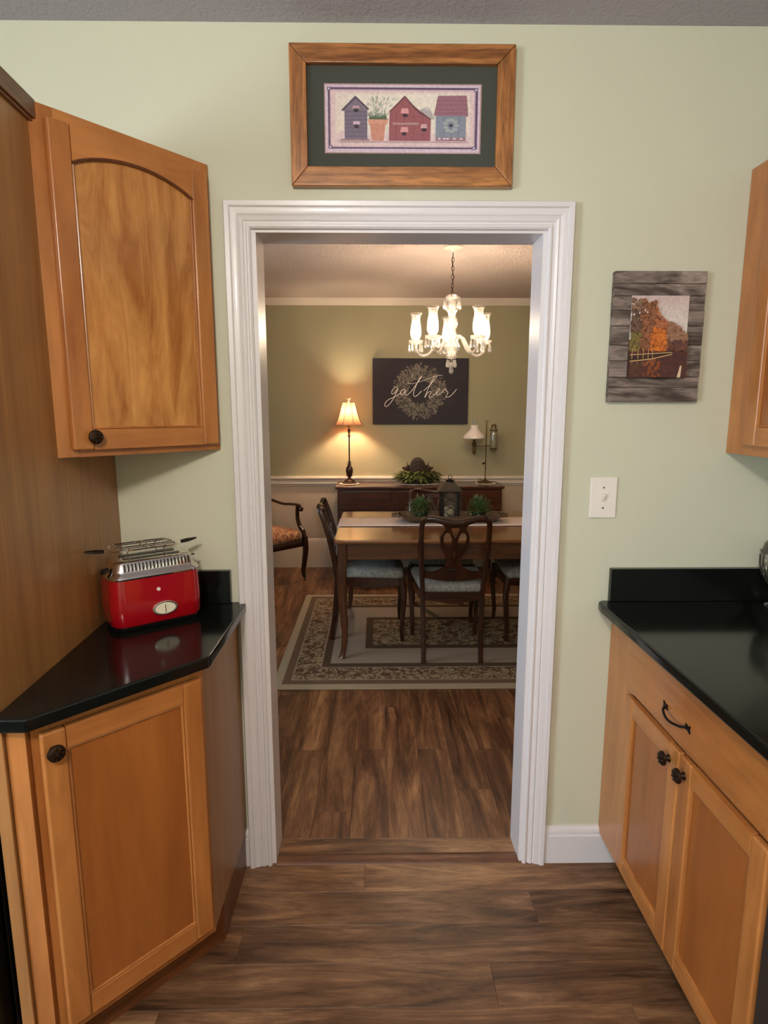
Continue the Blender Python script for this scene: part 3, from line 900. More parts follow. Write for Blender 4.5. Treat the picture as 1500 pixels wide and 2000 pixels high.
bar([(fx0, fz1), (fx1, fz1), (ix1, iz1), (ix0, iz1)], M_oak); bar([(fx0, fz0), (ix0, iz0), (ix1, iz0), (fx1, fz0)], M_oak)
bar([(fx0, fz0), (fx0, fz1), (ix0, iz1), (ix0, iz0)], M_oakz); bar([(fx1, fz0), (ix1, iz0), (ix1, iz1), (fx1, fz1)], M_oakz)
MB().box(ix0-.01, ix1+.01, 1.779, 1.786, iz0-.01, iz1+.01).build('mat_board', M_mat, t)
P = Print(1.7786)
PX = lambda X, Y: (-.137+(X-278)/930*.427, 2.368-(Y-308)/410*.174)
def pp(pts, c): P.add([PX(*q) for q in pts], tuple(min(255, x*.88+26) for x in c))  # lifts the inks, painting glass-reflection haze into their colours
def rect(a, b, c, d, col): pp([(a, b), (c, b), (c, d), (a, d)], col)
rect(278, 308, 1208, 718, (168, 132, 126)); rect(284, 315, 1200, 711, (216, 190, 206))
rect(300, 330, 1187, 690, (88, 66, 96)); rect(312, 342, 1172, 680, (206, 168, 178)); rect(318, 350, 1164, 674, (226, 196, 196))
rect(345, 362, 1140, 600, (234, 214, 200)); rect(420, 372, 1080, 560, (238, 224, 206))
for X, Y in ((306, 338), (1176, 342), (312, 680), (1168, 684)):
    rect(X-11, Y-11, X+11, Y+11, (104, 82, 112)); rect(X-6, Y-6, X+6, Y+6, (200, 180, 200))
def hole(X, Y, r=13, col=(52, 34, 44)): pp([(X+r*1.2*math.cos(k*PI/6), Y+r*.8*math.sin(k*PI/6)) for k in range(12)], col)
def awn(X, Y, w=26, h=26, c=(224, 150, 150)): pp([(X-w*.8, Y-h), (X+w*.8, Y-h), (X+w, Y), (X-w, Y)], c)
# slate-blue tall birdhouse
rect(397, 455, 532, 638, (112, 98, 116))
for k in range(7): rect(397, 470+k*24, 532, 473+k*24, (82, 70, 90))
pp([(462, 378), (376, 464), (392, 468), (462, 396), (534, 462), (545, 456)], (80, 66, 82)); pp([(462, 396), (395, 466), (532, 462)], (118, 104, 120))
awn(465, 452, 22, 16, (196, 150, 160)); hole(466, 464); awn(468, 546, 22, 18, (214, 180, 196)); hole(468, 558, 13)
pp([(372, 590), (396, 586), (396, 636), (380, 632)], (222, 190, 196)); rect(372, 632, 545, 642, (150, 116, 120))
# terracotta pot and herbs
pp([(536, 516), (656, 512), (650, 545), (640, 548), (628, 648), (560, 650), (548, 550), (540, 546)], (206, 134, 112))
pp([(536, 516), (656, 512), (650, 542), (542, 545)], (218, 148, 122))
rr_ = random.Random(3)
for k in range(130):
    X = 595+rr_.gauss(0, 30); Y = 512-abs(rr_.gauss(0, 1))*62
    if Y < 366: continue
    L = rr_.uniform(8, 22); dxx = (X-595)*.2+rr_.uniform(-5, 5)
    g_ = rr_.randint(0, 60); c = (118+g_, 132+g_, 118+g_) if rr_.random() < .8 else (186, 150, 150)
    pp([(X-3, Y), (X+3, Y), (X+dxx, Y-L)], c)
for k in range(26):
    X = 545+k*4; pp([(X-3, 516), (X+3, 516), (X+rr_.uniform(-5, 5), 480+rr_.uniform(-10, 12))], (74, 96, 70))
# rose barn birdhouse
pp([(754, 378), (664, 468), (660, 644), (905, 642), (908, 516), (842, 474), (800, 436)], (150, 78, 84))
pp([(754, 378), (664, 468), (668, 474), (756, 390), (800, 446), (842, 484), (907, 520), (910, 508), (842, 466), (800, 430)], (104, 56, 62))
for X in (704, 754, 804, 862): rect(X-1.5, 480, X+1.5, 640, (116, 58, 66))
rect(682, 536, 838, 549, (176, 130, 132)); awn(754, 482, 24, 30); hole(756, 494); awn(752, 592, 24, 30); hole(750, 602); awn(868, 568, 20, 24, (210, 160, 160)); hole(870, 578)
# little bird on the roof
pp([(842, 460), (880, 446), (905, 462), (930, 516), (908, 512), (880, 494)], (178, 166, 166)); pp([(872, 452), (888, 444), (900, 456), (886, 466)], (198, 188, 184))
# blue birdhouse with plum roof
rect(938, 494, 1116, 644, (128, 134, 150))
for X in (984, 1030, 1074): rect(X-1.5, 498, X+1.5, 644, (96, 100, 118))
pp([(950, 378), (1118, 376), (1130, 496), (926, 494)], (150, 96, 110))
for Y in (404, 430, 456, 478): rect(938, Y, 1124, Y+3, (122, 72, 88))
[hole(1028+34*math.cos(k*.7), 552+34*math.sin(k*.7), 13, (158, 162, 160)) for k in range(9)]; hole(1028, 552, 10)
rect(938, 622, 1116, 646, (150, 108, 120)); rect(360, 644, 1130, 652, (206, 168, 170))
for X in (960, 990, 1010, 1050, 1090): hole(X, 630, 8, (220, 190, 200))
P.build('birdhouse_print', t)

# ------------------------------------------------------------------ autumn photograph on driftwood boards
t = empty('framed_picture', (.812, 1.789, 1.523), 0, 'driftwood-framed autumn lake photograph hanging above the light switch', 'picture')
zs = [1.523, 1.564, 1.594, 1.640, 1.684, 1.737, 1.781, 1.820, 1.853, 1.888]
cols = [M_drift]
for i in range(9):
    a, b = zs[i], zs[i+1]
    j = .0003*math.sin(i*5.1)
    pts = [(.680+j, a+.0006), (.943+j, a+.0006), (.943+j, b-.0006), (.680+j, b-.0006)]
    MB().prism(pts, 1.768+.0012*math.sin(i*2.3), 1.7885, 'y', .001, 1).build('board', M_drift, t)
P = Print(1.7662)
PX = lambda X, Y: (.730+(X-385)/(1125-385)*.166, 1.8205-(Y-448)/(1478-448)*.2285)
rect(385, 448, 1125, 1478, (60, 30, 22))
for k in range(24): rect(385, 448+k*26, 1125, 474+k*26, (206+k*1.2, 180+k*2.2, 172+k*2))
rect(385, 1000, 1125, 1150, (110, 62, 40))
def blob(X, Y, r, c):
    n = 9; pp([(min(1124, max(386, X+r*rr_.uniform(.7, 1.15)*math.cos(k*2*PI/n))), min(1476, max(449, Y+r*rr_.uniform(.7, 1.15)*math.sin(k*2*PI/n)))) for k in range(n)], c)
def top_at(X):
    for a, b in (((385, 460), (500, 470)), ((500, 470), (600, 520)), ((600, 520), (690, 510)), ((690, 510), (740, 660)), ((740, 660), (790, 730)), ((790, 730), (880, 760)), ((880, 760), (960, 790)), ((960, 790), (1060, 870)), ((1060, 870), (1126, 960))):
        if a[0] <= X <= b[0]: return a[1]+(b[1]-a[1])*(X-a[0])/(b[0]-a[0])
    return 900
for k in range(1100):
    X = rr_.uniform(385, 1125); T = top_at(X)+20; Y = T+(1130-T)*rr_.random()**.8
    f = (Y-T)/(1130-T); q = rr_.uniform(-14, 14)
    if X < 520: c = (96+q+30*(f < .2), 66+q+26*(f < .2), 48+q+20*(f < .2))
    elif X < 700: c = (132+q, 76+q*.6, 46+q*.5)
    elif X < 860: c = (168+q, 92+q*.8, 52+q*.5)
    else: c = (150+q, 104+q, 76+q)
    if Y > 860 and 640 < X < 850: c = (206+q, 104+q*.8, 30)
    if Y > 1020 and X > 860: c = (92+q, 52+q*.6, 38)
    if Y > 900 and X < 520: c = (112+q, 92+q, 44)
    blob(X, Y, rr_.uniform(14, 34), c)
for X, Y in ((478, 672), (548, 640), (578, 662), (410, 690)): blob(X, Y, 12, (226, 210, 206))
rect(385, 1150, 1125, 1478, (70, 32, 24))
for k in range(150):
    X = rr_.uniform(390, 1120); Y = rr_.uniform(1180, 1470); q = rr_.uniform(-10, 10)
    c = (74+q, 46+q, 30) if X < 560 else ((122+q, 56+q*.5, 24) if X < 780 else (66+q, 34+q*.5, 30))
    blob(X, Y, rr_.uniform(12, 30), c)
pp([(385, 1188), (930, 1158), (930, 1166), (385, 1196)], (226, 186, 120)); pp([(385, 1196), (925, 1166), (900, 1196), (385, 1268)], (44, 24, 16))
pp([(385, 1268), (660, 1240), (925, 1180), (925, 1190), (660, 1250), (385, 1278)], (226, 180, 110))
for X in (412, 488, 556, 620, 676): rect(X-4, 1110, X+4, 1240, (196, 150, 92)); rect(X-3, 1262, X+3, 1316, (140, 104, 70))
pp([(1040, 1330), (1062, 1330), (1052, 1478), (1008, 1478)], (226, 196, 156))
P.build('autumn_print', t)
MB().box(.7295, .8965, 1.7664, 1.7672, 1.5915, 1.8210).build('print_backing', M_black, t)

# ------------------------------------------------------------------ dining room: rug
RUG_HX, RUG_HY = 1.085, .855
rx0, ry0 = -.575, 3.055
t = MB().prism(rrect(rx0, rx0+2*RUG_HX, ry0, ry0+2*RUG_HY, .01, 2), .0005, .009, 'z', .003, 2).build('rug', None)
t.data.materials.append(rug_mat())
tag(t, 'cream and brown oriental rug with floral borders under the dining table', 'rug')
RZ = .0095

# ------------------------------------------------------------------ dining table
TX0, TX1, TY0, TY1, TZ = -.250, 1.270, 3.425, 4.460, .755
t = empty('dining_table', ((TX0+TX1)/2, (TY0+TY1)/2, RZ), 0, 'cherry dining table with rounded corners and curved legs on the rug', 'table')
MB().prism(rrect(TX0, TX1, TY0, TY1, .05, 6), TZ-.022, TZ, 'z', .006, 3).build('tabletop', M_table, t)
MB().prism(rrect(TX0+.012, TX1-.012, TY0+.012, TY1-.012, .045, 6), TZ-.030, TZ-.0225, 'z').build('edge_moulding', M_apron, t)
ap = MB()
for y in (TY0+.035, TY1-.055): ap.box(TX0+.08, TX1-.08, y, y+.020, TZ-.125, TZ-.030)
for x in (TX0+.035, TX1-.055): ap.box(x, x+.020, TY0+.08, TY1-.08, TZ-.125, TZ-.030)
ap.build('apron', M_apron, t)
for sx_, X in ((-1, TX0+.05), (1, TX1-.05)):
    for sy2, Y in ((-1, TY0+.05), (1, TY1-.05)):
        lg = [(X, Y, TZ-.032), (X, Y, TZ-.13), (X+.004*sx_, Y+.004*sy2, .52), (X, Y, .34), (X-.008*sx_, Y-.008*sy2, .18), (X-.002*sx_, Y-.002*sy2, .07), (X+.012*sx_, Y+.012*sy2, RZ)]
        wdt = [(.058, .058), (.058, .058), (.054, .054), (.046, .046), (.038, .038), (.034, .034), (.038, .038)]
        MB().sweep(catmull(lg, 4), [wdt[min(6, int(i/4))] for i in range(25)], 12, up=(0, 1, 0), sq=True).build('leg', M_tableleg, t)

# runner, hanging over the left end
cl = MB(); ym, hw = 4.01, .165
prof = [(TX1+.004, .56), (TX1+.004, .70), (TX1+.002, .752), (TX1-.01, .7585)] + [(TX1-.02-i*.1, .7585) for i in range(14)] + [(TX0+.03, .7585), (TX0+.008, .7575), (TX0-.0035, .748), (TX0-.005, .72), (TX0-.007, .62), (TX0-.010, .50)]
bm = bmesh.new(); rings = []
for x, z in prof: rings.append([bm.verts.new((x, ym-hw+2*hw*k/6, z+.0006*math.sin(k*2.1+x*9))) for k in range(7)])
for a, b in zip(rings, rings[1:]):
    for k in range(6): bm.faces.new((a[k], a[k+1], b[k+1], b[k]))
cl._add(bm)
o = cl.build('table_runner', M_cloth); md = o.modifiers.new('solid', 'SOLIDIFY'); md.thickness = .0015; md.offset = 1
tag(o, 'cream cloth runner laid along the table and hanging over its left end', 'runner')

# ------------------------------------------------------------------ dining chairs
def dining_chair():
    """front towards +y, origin on the floor under the seat centre"""
    t = empty('dining_chair', (0, 0, 0))
    # seat cushion, wider at the front
    bm = bmesh.new()
    def ring(s, z):
        pts = [(-.185, -.205), (.185, -.205), (.225, .225), (-.225, .225)]
        out = []
        for i in range(4):
            a, b = Vector(pts[i]), Vector(pts[(i+1) % 4]); pr = Vector(pts[i-1])
            d0 = (pr-a).normalized(); d1 = (b-a).normalized()
            for k in range(4):
                u = k/3; r = .035
                p = (a+d0*r)*(1-u)**2 + a*2*u*(1-u) + (a+d1*r)*u*u
                out.append(p*s)
        return [bm.verts.new((p.x, p.y+.0, z)) for p in out]
    rs = [ring(.98, .425), ring(1.01, .435), ring(1.015, .455), ring(.96, .475), ring(.72, .487), ring(.3, .492)]
    for a, b in zip(rs, rs[1:]):
        for k in range(16): bm.faces.new((a[k], a[(k+1) % 16], b[(k+1) % 16], b[k]))
    bm.faces.new(rs[0]); bm.faces.new(rs[-1]); bmesh.ops.recalc_face_normals(bm, faces=bm.faces)
    mb = MB(); mb._add(bm); mb.build('seat', M_seat, t, False, smooth=60)
    # seat rails with a shallow curve below
    def rail(p0, p1):
        p0, p1 = Vector(p0), Vector(p1); d = (p1-p0); L = d.length; d.normalize()
        low = [(L*s, .372-.012*math.cos((s-.5)*2*PI)*.8-.004) for s in [i/10 for i in range(11)]]
        mb = MB(); mb.prism([(0, .428), *[(a, b) for a, b in low], (L, .428)], -.010, .010, 'y')
        an = math.atan2(d.y, d.x)
        mb.xf(Matrix.Translation((p0.x, p0.y, 0)) @ Matrix.Rotation(an, 4, 'Z'))
        mb.build('seat_rail', M_cherryx, t, False)
    rail((-.165, -.205), (.165, -.205)); rail((-.195, .220), (.195, .220)); rail((-.182, -.19), (-.213, .20)); rail((.182, -.19), (.213, .20))
    for s in (-1, 1):
        lg = catmull([(s*.213, .218, .428), (s*.218, .226, .37), (s*.222, .232, .30), (s*.216, .224, .18), (s*.211, .217, .08), (s*.213, .222, 0)], 4)
        n = len(lg)
        MB().sweep(lg, [(.046-.020*min(1, i/(n*.8)),)*2 if i else (.046, .046) for i in range(n)], 10, up=(0, 1, 0), sq=True).build('leg', M_cherry, t, False)
        post = catmull([(s*.172, -.245, 0), (s*.172, -.225, .15), (s*.177, -.205, .36), (s*.180, -.208, .46), (s*.190, -.235, .62), (s*.196, -.275, .78), (s*.190, -.305, .865), (s*.165, -.315, .888)], 5)
        n = len(post)
        MB().sweep(post, [(.030, .034)]*n, 10, up=(0, 1, 0), sq=True).build('back_post', M_cherry, t, False)
    # yoke-shaped top rail
    tr = catmull([(-.188, -.306, .868), (-.165, -.314, .888), (-.12, -.318, .889), (-.06, -.322, .874), (0, -.323, .866), (.06, -.322, .874), (.12, -.318, .889), (.165, -.314, .888), (.188, -.306, .868)], 5)
    n = len(tr)
    MB().sweep(tr, [(.026, .030+.012*math.sin(PI*i/(n-1))) for i in range(n)], 10, up=(0, 0, 1)).build('top_rail', M_cherryx, t, False)
    # pierced vase splat, leaning with the posts
    half = [(.085, .862), (.062, .838), (.066, .815), (.082, .785), (.084, .755), (.076, .715), (.056, .675), (.042, .640), (.044, .610), (.062, .585), (.090, .565), (.125, .556), (.168, .560), (.178, .548), (.178, .522), (.12, .508), (.05, .498), (0, .496)]
    oc = catmull([(a, b, 0) for a, b in half], 3)
    out = [(p.x, p.y) for p in oc] + [(-p.x, p.y) for p in reversed(oc[:-1])]
    def lobe(s):
        pts = catmull([(s*.018, .735, 0), (s*.020, .77, 0), (s*.036, .802, 0), (s*.056, .800, 0), (s*.066, .775, 0), (s*.062, .735, 0), (s*.048, .700, 0), (s*.030, .690, 0)], 3, True)
        return [(p.x, p.y) for p in pts]
    hs = [out, lobe(1), lobe(-1), [(-.026, .832), (-.010, .790), (0, .768), (.010, .790), (.026, .832), (0, .836)],
          [(p.x, p.y) for p in catmull([(0, .72, 0), (.014, .69, 0), (.012, .655, 0), (0, .625, 0), (-.012, .655, 0), (-.014, .69, 0)], 3, True)],
          [(.022*math.cos(k*PI/6), .565+.009*math.sin(k*PI/6)) for k in range(12)]]
    mb = cut(None, hs, .014, None, None, at=0)
    for v in mb.bm.verts:
        z = v.co.z; v.co.y += -.208 - .11*max(0, (z-.46)/.42)**1.35
    mb.build('splat', M_cherry, t, False, smooth=25)
    return t


ch = dining_chair(); ch.location = (.4555, 3.635, RZ)
tag(ch, 'dark dining chair seen from behind at the near side of the table', 'chair', 'dining chairs around the table')
for loc, rz, lab in (((-.050, 3.95, RZ), -PI/2, 'dark dining chair with grey-blue seat at the left end of the table'),
                     ((1.073, 3.945, RZ), PI/2, 'dining chair at the right end of the table, mostly behind the door jamb'),
                     ((.463, 4.300, RZ), PI, 'dining chair on the far side of the table facing the camera')):
    c = copy_tree(ch); c.location = loc; c.rotation_euler = (0, 0, rz); tag(c, lab, 'chair', 'dining chairs around the table')

# ------------------------------------------------------------------ armchair in the far left corner
t = empty('armchair', (-1.01, 5.235, 0), math.radians(-135), 'dark carved armchair with russet patterned seat in the far left corner', 'armchair')
mb = MB(); bm = bmesh.new(); rings = []
for s, z in ((.97, .375), (1.0, .385), (1.0, .43), (.93, .458), (.6, .475), (.25, .478)):
    rings.append([bm.verts.new((p[0]*s, p[1]*s, z)) for p in rrect(-.25, .25, -.235, .245, .04, 4)])
for a, b in zip(rings, rings[1:]):
    for k in range(len(a)): bm.faces.new((a[k], a[(k+1) % len(a)], b[(k+1) % len(a)], b[k]))
bm.faces.new(rings[0]); bm.faces.new(rings[-1]); bmesh.ops.recalc_face_normals(bm, faces=bm.faces); mb._add(bm)
mb.build('seat', M_armseat, t, False, smooth=60)
fr = MB()
for a, b in (((-.26, .255), (.26, .255)), ((-.26, -.24), (.26, -.24)), ((-.262, -.24), (-.262, .255)), ((.262, -.24), (.262, .255))):
    fr.sweep([(a[0], a[1], .345), (b[0], b[1], .345)], (.03, .062), 8, sq=True)
fr.build('seat_frame', M_mahog, t, False)
for s in (-1, 1):
    lg = catmull([(s*.262, .262, .40), (s*.266, .272, .30), (s*.258, .262, .18), (s*.250, .252, .08), (s*.254, .268, .028)], 4)
    n = len(lg)
    MB().sweep(lg, [(.050-.024*i/n,)*2 for i in range(n)], 10, up=(0, 1, 0), sq=True).build('leg', M_mahog, t, False)
    MB().lathe([(.006, .03), (.010, .026), (.013, .014), (.009, .002), (0, 0)], (s*.254, .268, .0), 10).build('caster', M_brass, t, False)
    MB().sweep([(s*.235, -.25, .36), (s*.225, -.285, .18), (s*.222, -.33, 0)], [(.036, .036), (.032, .032), (.028, .028)], 8, up=(0, 1, 0), sq=True).build('leg', M_mahog, t, False)
    arm = catmull([(s*.245, -.30, .70), (s*.262, -.20, .682), (s*.270, -.06, .664), (s*.272, .06, .672), (s*.270, .17, .676), (s*.268, .225, .655), (s*.268, .212, .630)], 5)
    n = len(arm)
    MB().sweep(arm, [(.028+.012*i/n, .026) for i in range(n)], 10, up=(0, 0, 1)).build('arm', M_mahog, t, False)
    ps = catmull([(s*.268, .165, .664), (s*.268, .160, .60), (s*.268, .165, .54), (s*.266, .20, .48), (s*.264, .245, .445), (s*.263, .262, .39)], 4)
    MB().sweep(ps, [(.030, .026+.016*i/len(ps)) for i in range(len(ps))], 10, up=(0, 1, 0), sq=True).build('arm_post', M_mahog, t, False)
    MB().sweep(catmull([(s*.24, -.235, .36), (s*.245, -.27, .55), (s*.235, -.32, .78), (s*.20, -.36, .98)], 4), .034, 8, up=(0, 1, 0), sq=True).build('back_post', M_mahog, t, False)
MB().sweep(catmull([(-.21, -.355, .97), (-.12, -.372, 1.02), (0, -.376, 1.04), (.12, -.372, 1.02), (.21, -.355, .97)], 4), (.03, .06), 8).build('top_rail', M_mahog, t, False)
bk = MB(); bk.box(-.2, .2, -.02, .02, 0, .40, .015)
bk.xf(Matrix.Translation((0, -.285, .54)) @ Matrix.Rotation(.17, 4, 'X')); bk.build('back_cushion', M_armseat, t, False)

# ------------------------------------------------------------------ sideboard
SX0, SX1, SY0, SZ = -.352, 1.135, 5.255, .848
t = empty('sideboard', ((SX0+SX1)/2, 5.45, 0), 0, 'long red-brown sideboard with drawers against the far wall', 'sideboard')
MB().box(SX0-.008, SX1+.008, SY0-.012, 5.662, SZ-.024, SZ, .006, 3).build('top', M_side, t)
MB().box(SX0+.01, SX1-.01, SY0+.012, 5.66, .22, SZ-.0245, .002, 1).build('carcass', M_side, t)
dw = (SX1-SX0-.02)/3
for k in range(3):
    a = SX0+.01+dw*k+.012; b = a+dw-.024
    d = MB().box(a, b, SY0+.001, SY0+.0115, .640, .805, .004, 2).build('drawer', M_side, t)
    for px in (a+(b-a)*.27, a+(b-a)*.73):
        MB().sweep([(px-.03, SY0, .73), (px-.025, SY0-.014, .715), (px+.025, SY0-.014, .715), (px+.03, SY0, .73)], .006, 6).build('pull_handle', M_brass, d)
for k in range(3):
    a = SX0+.01+dw*k+.012; b = a+dw-.024
    d = MB().box(a, b, SY0+.001, SY0+.0115, .25, .62, .004, 2).build('door', M_side, t)
    MB().ball(((a+.04), SY0-.004, .45), .011, 1).build('knob', M_brass, d)
for X in (SX0+.04, SX1-.04):
    for Y in (SY0+.04, 5.62):
        MB().sweep([(X, Y, .222), (X, Y, .12), (X, Y, 0)], [(.05, .05), (.04, .04), (.026, .026)], 8, up=(0, 1, 0), sq=True).build('leg', M_mahog, t)

# doilies
def doily(x, y, r, z, ry, lab):
    mb = MB(); n = 40; pts = []
    for k in range(n):
        a = 2*PI*k/n; q = 1+.05*math.cos(a*10)
        pts.append((x+r*q*math.cos(a), y+ry*q*math.sin(a)))
    mb.prism(pts, z+.0003, z+.003, 'z')
    return tag(mb.build('doily', M_lace), lab, 'doily', 'white doilies on the sideboard')


doily(-.243, 5.48, .092, SZ, .09, 'white lace doily under the bronze table lamp')
doily(.385, 5.47, .205, SZ, .11, 'wide white lace doily under the green centrepiece')
doily(1.015, 5.49, .095, SZ, .09, 'white lace doily under the oil lamp')

# ------------------------------------------------------------------ table lamp (lit)
lx0, ly0, lz0 = -.243, 5.495, SZ+.0032
t = empty('table_lamp', (lx0, ly0, lz0), 0, 'lit table lamp with peach bell shade and pineapple stem on the sideboard', 'lamp')
MB().lathe([(.070, 0), (.070, .008), (.055, .014), (.050, .024), (.032, .036), (.018, .044), (.012, .052)], (0, 0, 0), 20).build('base', M_lampb, t, False)
MB().lathe([(.012, .052), (.024, .070), (.033, .10), (.033, .128), (.024, .152), (.014, .166)], (0, 0, 0), 12).build('pineapple_body', M_lampb, t, False, smooth=20)
cr = MB()
for k in range(7):
    a = 2*PI*k/7
    for z0, r1, hh in ((.160, .036, .03), (.175, .024, .04)):
        cr.sweep([(0, 0, z0), (math.cos(a)*r1*.6, math.sin(a)*r1*.6, z0+hh*.5), (math.cos(a)*r1, math.sin(a)*r1, z0+hh*.8)], [(.010, .004), (.008, .003), (.002, .001)], 6)
    cr.sweep([(0, 0, .058), (math.cos(a)*.026, math.sin(a)*.026, .064), (math.cos(a)*.044, math.sin(a)*.044, .074)], [(.010, .004), (.008, .003), (.002, .001)], 6)
cr.build('crown_leaves', M_lampb, t, False)
MB().lathe([(.014, .166), (.0065, .20), (.0062, .24), (.0062, .42), (.012, .43), (.016, .437), (.009, .442), (.008, .46), (.013, .478), (.013, .496)], (0, 0, 0), 14).build('stem', M_lampb, t, False)
cr = MB()
for k in range(6):
    a = 2*PI*k/6
    cr.sweep([(0, 0, .432), (math.cos(a)*.03, math.sin(a)*.03, .442)], [(.006, .003), (.002, .001)], 5)
    cr.sweep([(0, 0, .484), (math.cos(a)*.02, math.sin(a)*.02, .490), (math.cos(a)*.032, math.sin(a)*.032, .500)], [(.008, .003), (.006, .002), (.002, .001)], 5)
cr.build('cup_leaves', M_lampb, t, False)
MB().lathe([(.009, .496), (.009, .54), (.012, .545), (.012, .575)], (0, 0, 0), 12).build('socket', M_brass, t, False)
zs0, zs1 = 1.384-lz0, 1.584-lz0
prof = []
for k in range(9):
    u = k/8; prof.append((.134-(.134-.060)*(u**.62), zs0+(zs1-zs0)*u))
sh = MB(); sh.caps = False; sh.lathe(prof, (0, 0, 0), 8, a0=PI/8, a1=PI/8+2*PI); shade = sh.build('lamp_shade', M_fshade, t, False, smooth=0)
rb = MB()
for k in range(8):
    a = PI/8+2*PI*k/8
    rb.sweep([(r_*1.008*math.cos(a), r_*1.008*math.sin(a), z_) for r_, z_ in prof], .0035, 5, up=(0, 0, 1))
rb.sweep([(prof[-1][0]*1.01*math.cos(PI/8+2*PI*k/8), prof[-1][0]*1.01*math.sin(PI/8+2*PI*k/8), zs1) for k in range(8)], .004, 5, closed=True)
rb.build('shade_ribs', M_lampb, shade, False)
rb = MB(); rb.sweep([(.135*math.cos(PI/8+2*PI*k/8), .135*math.sin(PI/8+2*PI*k/8), zs0) for k in range(8)], (.004, .009), 6, closed=True); rb.build('shade_trim', M_fshade, shade, False)
hr = MB(); hr.sweep(catmull([(0, 0, .56), (.03, 0, .60), (.034, 0, .66), (.012, 0, .725), (0, 0, .738), (-.012, 0, .725), (-.034, 0, .66), (-.03, 0, .60), (0, 0, .56)], 4), .0025, 5, up=(0, 1, 0)); hr.build('harp', M_brass, t, False)
fn = MB(); fn.lathe([(.004, .732), (.008, .738), (.005, .744), (.004, .75)], (0, 0, 0), 10)
for s in (-1, 1): fn.sweep([(0, 0, .745), (s*.008, 0, .758), (s*.018, 0, .772)], [(.006, .004), (.012, .004), (.004, .002)], 6)
fn.ball((0, 0, .765), .006, 1); fn.build('finial', M_cream_dial, t, False)
MB().ball((0, 0, 1.498-lz0), .024, 2, (1, 1, 1.2)).build('bulb', M_bulb2, t, False)

# ------------------------------------------------------------------ centrepiece: greenery round a carved ornament
t = empty('centrepiece', (.385, 5.47, SZ+.0032), 0, 'carved dark wooden ornament nested in green foliage in the middle of the sideboard', 'decoration')
pb = MB(); bm = bmesh.new(); rings = []
for z, a, b in ((0, .12, .07), (.012, .14, .08), (.045, .17, .095), (.052, .165, .09)):
    rings.append([bm.verts.new((a*math.cos(2*PI*k/24), b*math.sin(2*PI*k/24), z)) for k in range(24)])
for a, b in zip(rings, rings[1:]):
    for k in range(24): bm.faces.new((a[k], a[(k+1) % 24], b[(k+1) % 24], b[k]))
bm.faces.new(rings[0]); bm.faces.new(rings[-1]); bmesh.ops.recalc_face_normals(bm, faces=bm.faces); pb._add(bm); pb.build('bowl', M_pot, t, False)
lf = MB(); rl = random.Random(11)
def leaf(mb, base, dr, L, W, curl=.3):
    d = Vector(dr).normalized(); sd = d.cross(Vector((0, 0, 1)))
    if sd.length < .1: sd = Vector((1, 0, 0))
    sd.normalize(); up = sd.cross(d); b = Vector(base)
    p1 = b+d*L*.45+up*L*.08; p2 = b+d*L-Vector((0, 0, L*curl))
    v = [b, p1+sd*W/2, p2, p1-sd*W/2, p1-up*W*.12]
    V = [mb.bm.verts.new(q) for q in v]
    for f in ((0, 1, 4), (1, 2, 4), (2, 3, 4), (3, 0, 4)): mb.bm.faces.new([V[i] for i in f])
for k in range(560):
    a = rl.uniform(0, 2*PI); r = rl.random()**.5
    x, y = .17*r*math.cos(a), .09*r*math.sin(a)
    z = .012+.105*(1-r*.30)*rl.uniform(.15, 1)
    x *= 1.08; y *= 1.15
    leaf(lf, (x, y, z), (math.cos(a)*1.2*(.3+r)+rl.uniform(-.4, .4), math.sin(a)+rl.uniform(-.4, .4), rl.uniform(-.15, .7)), rl.uniform(.045, .085), rl.uniform(.02, .038), rl.uniform(0, .5))
for v_ in lf.bm.verts: v_.co.z = max(v_.co.z, .003)
tag(lf.build('foliage', M_leafy, t, False, smooth=0), kind='stuff')
# scrolled carved crest
cs = [(-.070, .090), (-.078, .130), (-.072, .165), (-.060, .196), (-.040, .222), (-.014, .236), (.014, .236), (.040, .222), (.060, .196), (.072, .165), (.078, .130), (.070, .090), (.03, .07), (-.03, .07)]
mb = cut(None, [[(p.x, p.y) for p in catmull([(a, b, 0) for a, b in cs], 3, True)]], .05, None, None, bev=.012, at=-.025)
for q_ in (.78, .52, .26):
    mb.sweep([(p.x*q_, -.026, .10+(p.y-.10)*q_) for p in catmull([(a, b, 0) for a, b in cs[:12]], 3)], (.009, .008), 6, up=(0, 1, 0))
mb.build('carved_crest', M_carved, t, False)
mb = MB()
for s in (-1, 1):
    mb.ball((s*.098, 0, .142), .024, 2, (1, .8, .9)); mb.sweep(catmull([(s*.05, 0, .12), (s*.09, 0, .122), (s*.125, 0, .135), (s*.138, 0, .15)], 4), [(.022, .02)]*12+[(.004, .004)], 8, up=(0, 1, 0))
    mb.sweep([(s*.075, 0, .155), (s*.092, 0, .172), (s*.102, 0, .198)], [(.014, .014), (.010, .010), (.002, .002)], 6, up=(0, 1, 0))
mb.ball((.15, 0, .098), .018, 2); mb.build('carved_scrolls', M_carved, t, False)

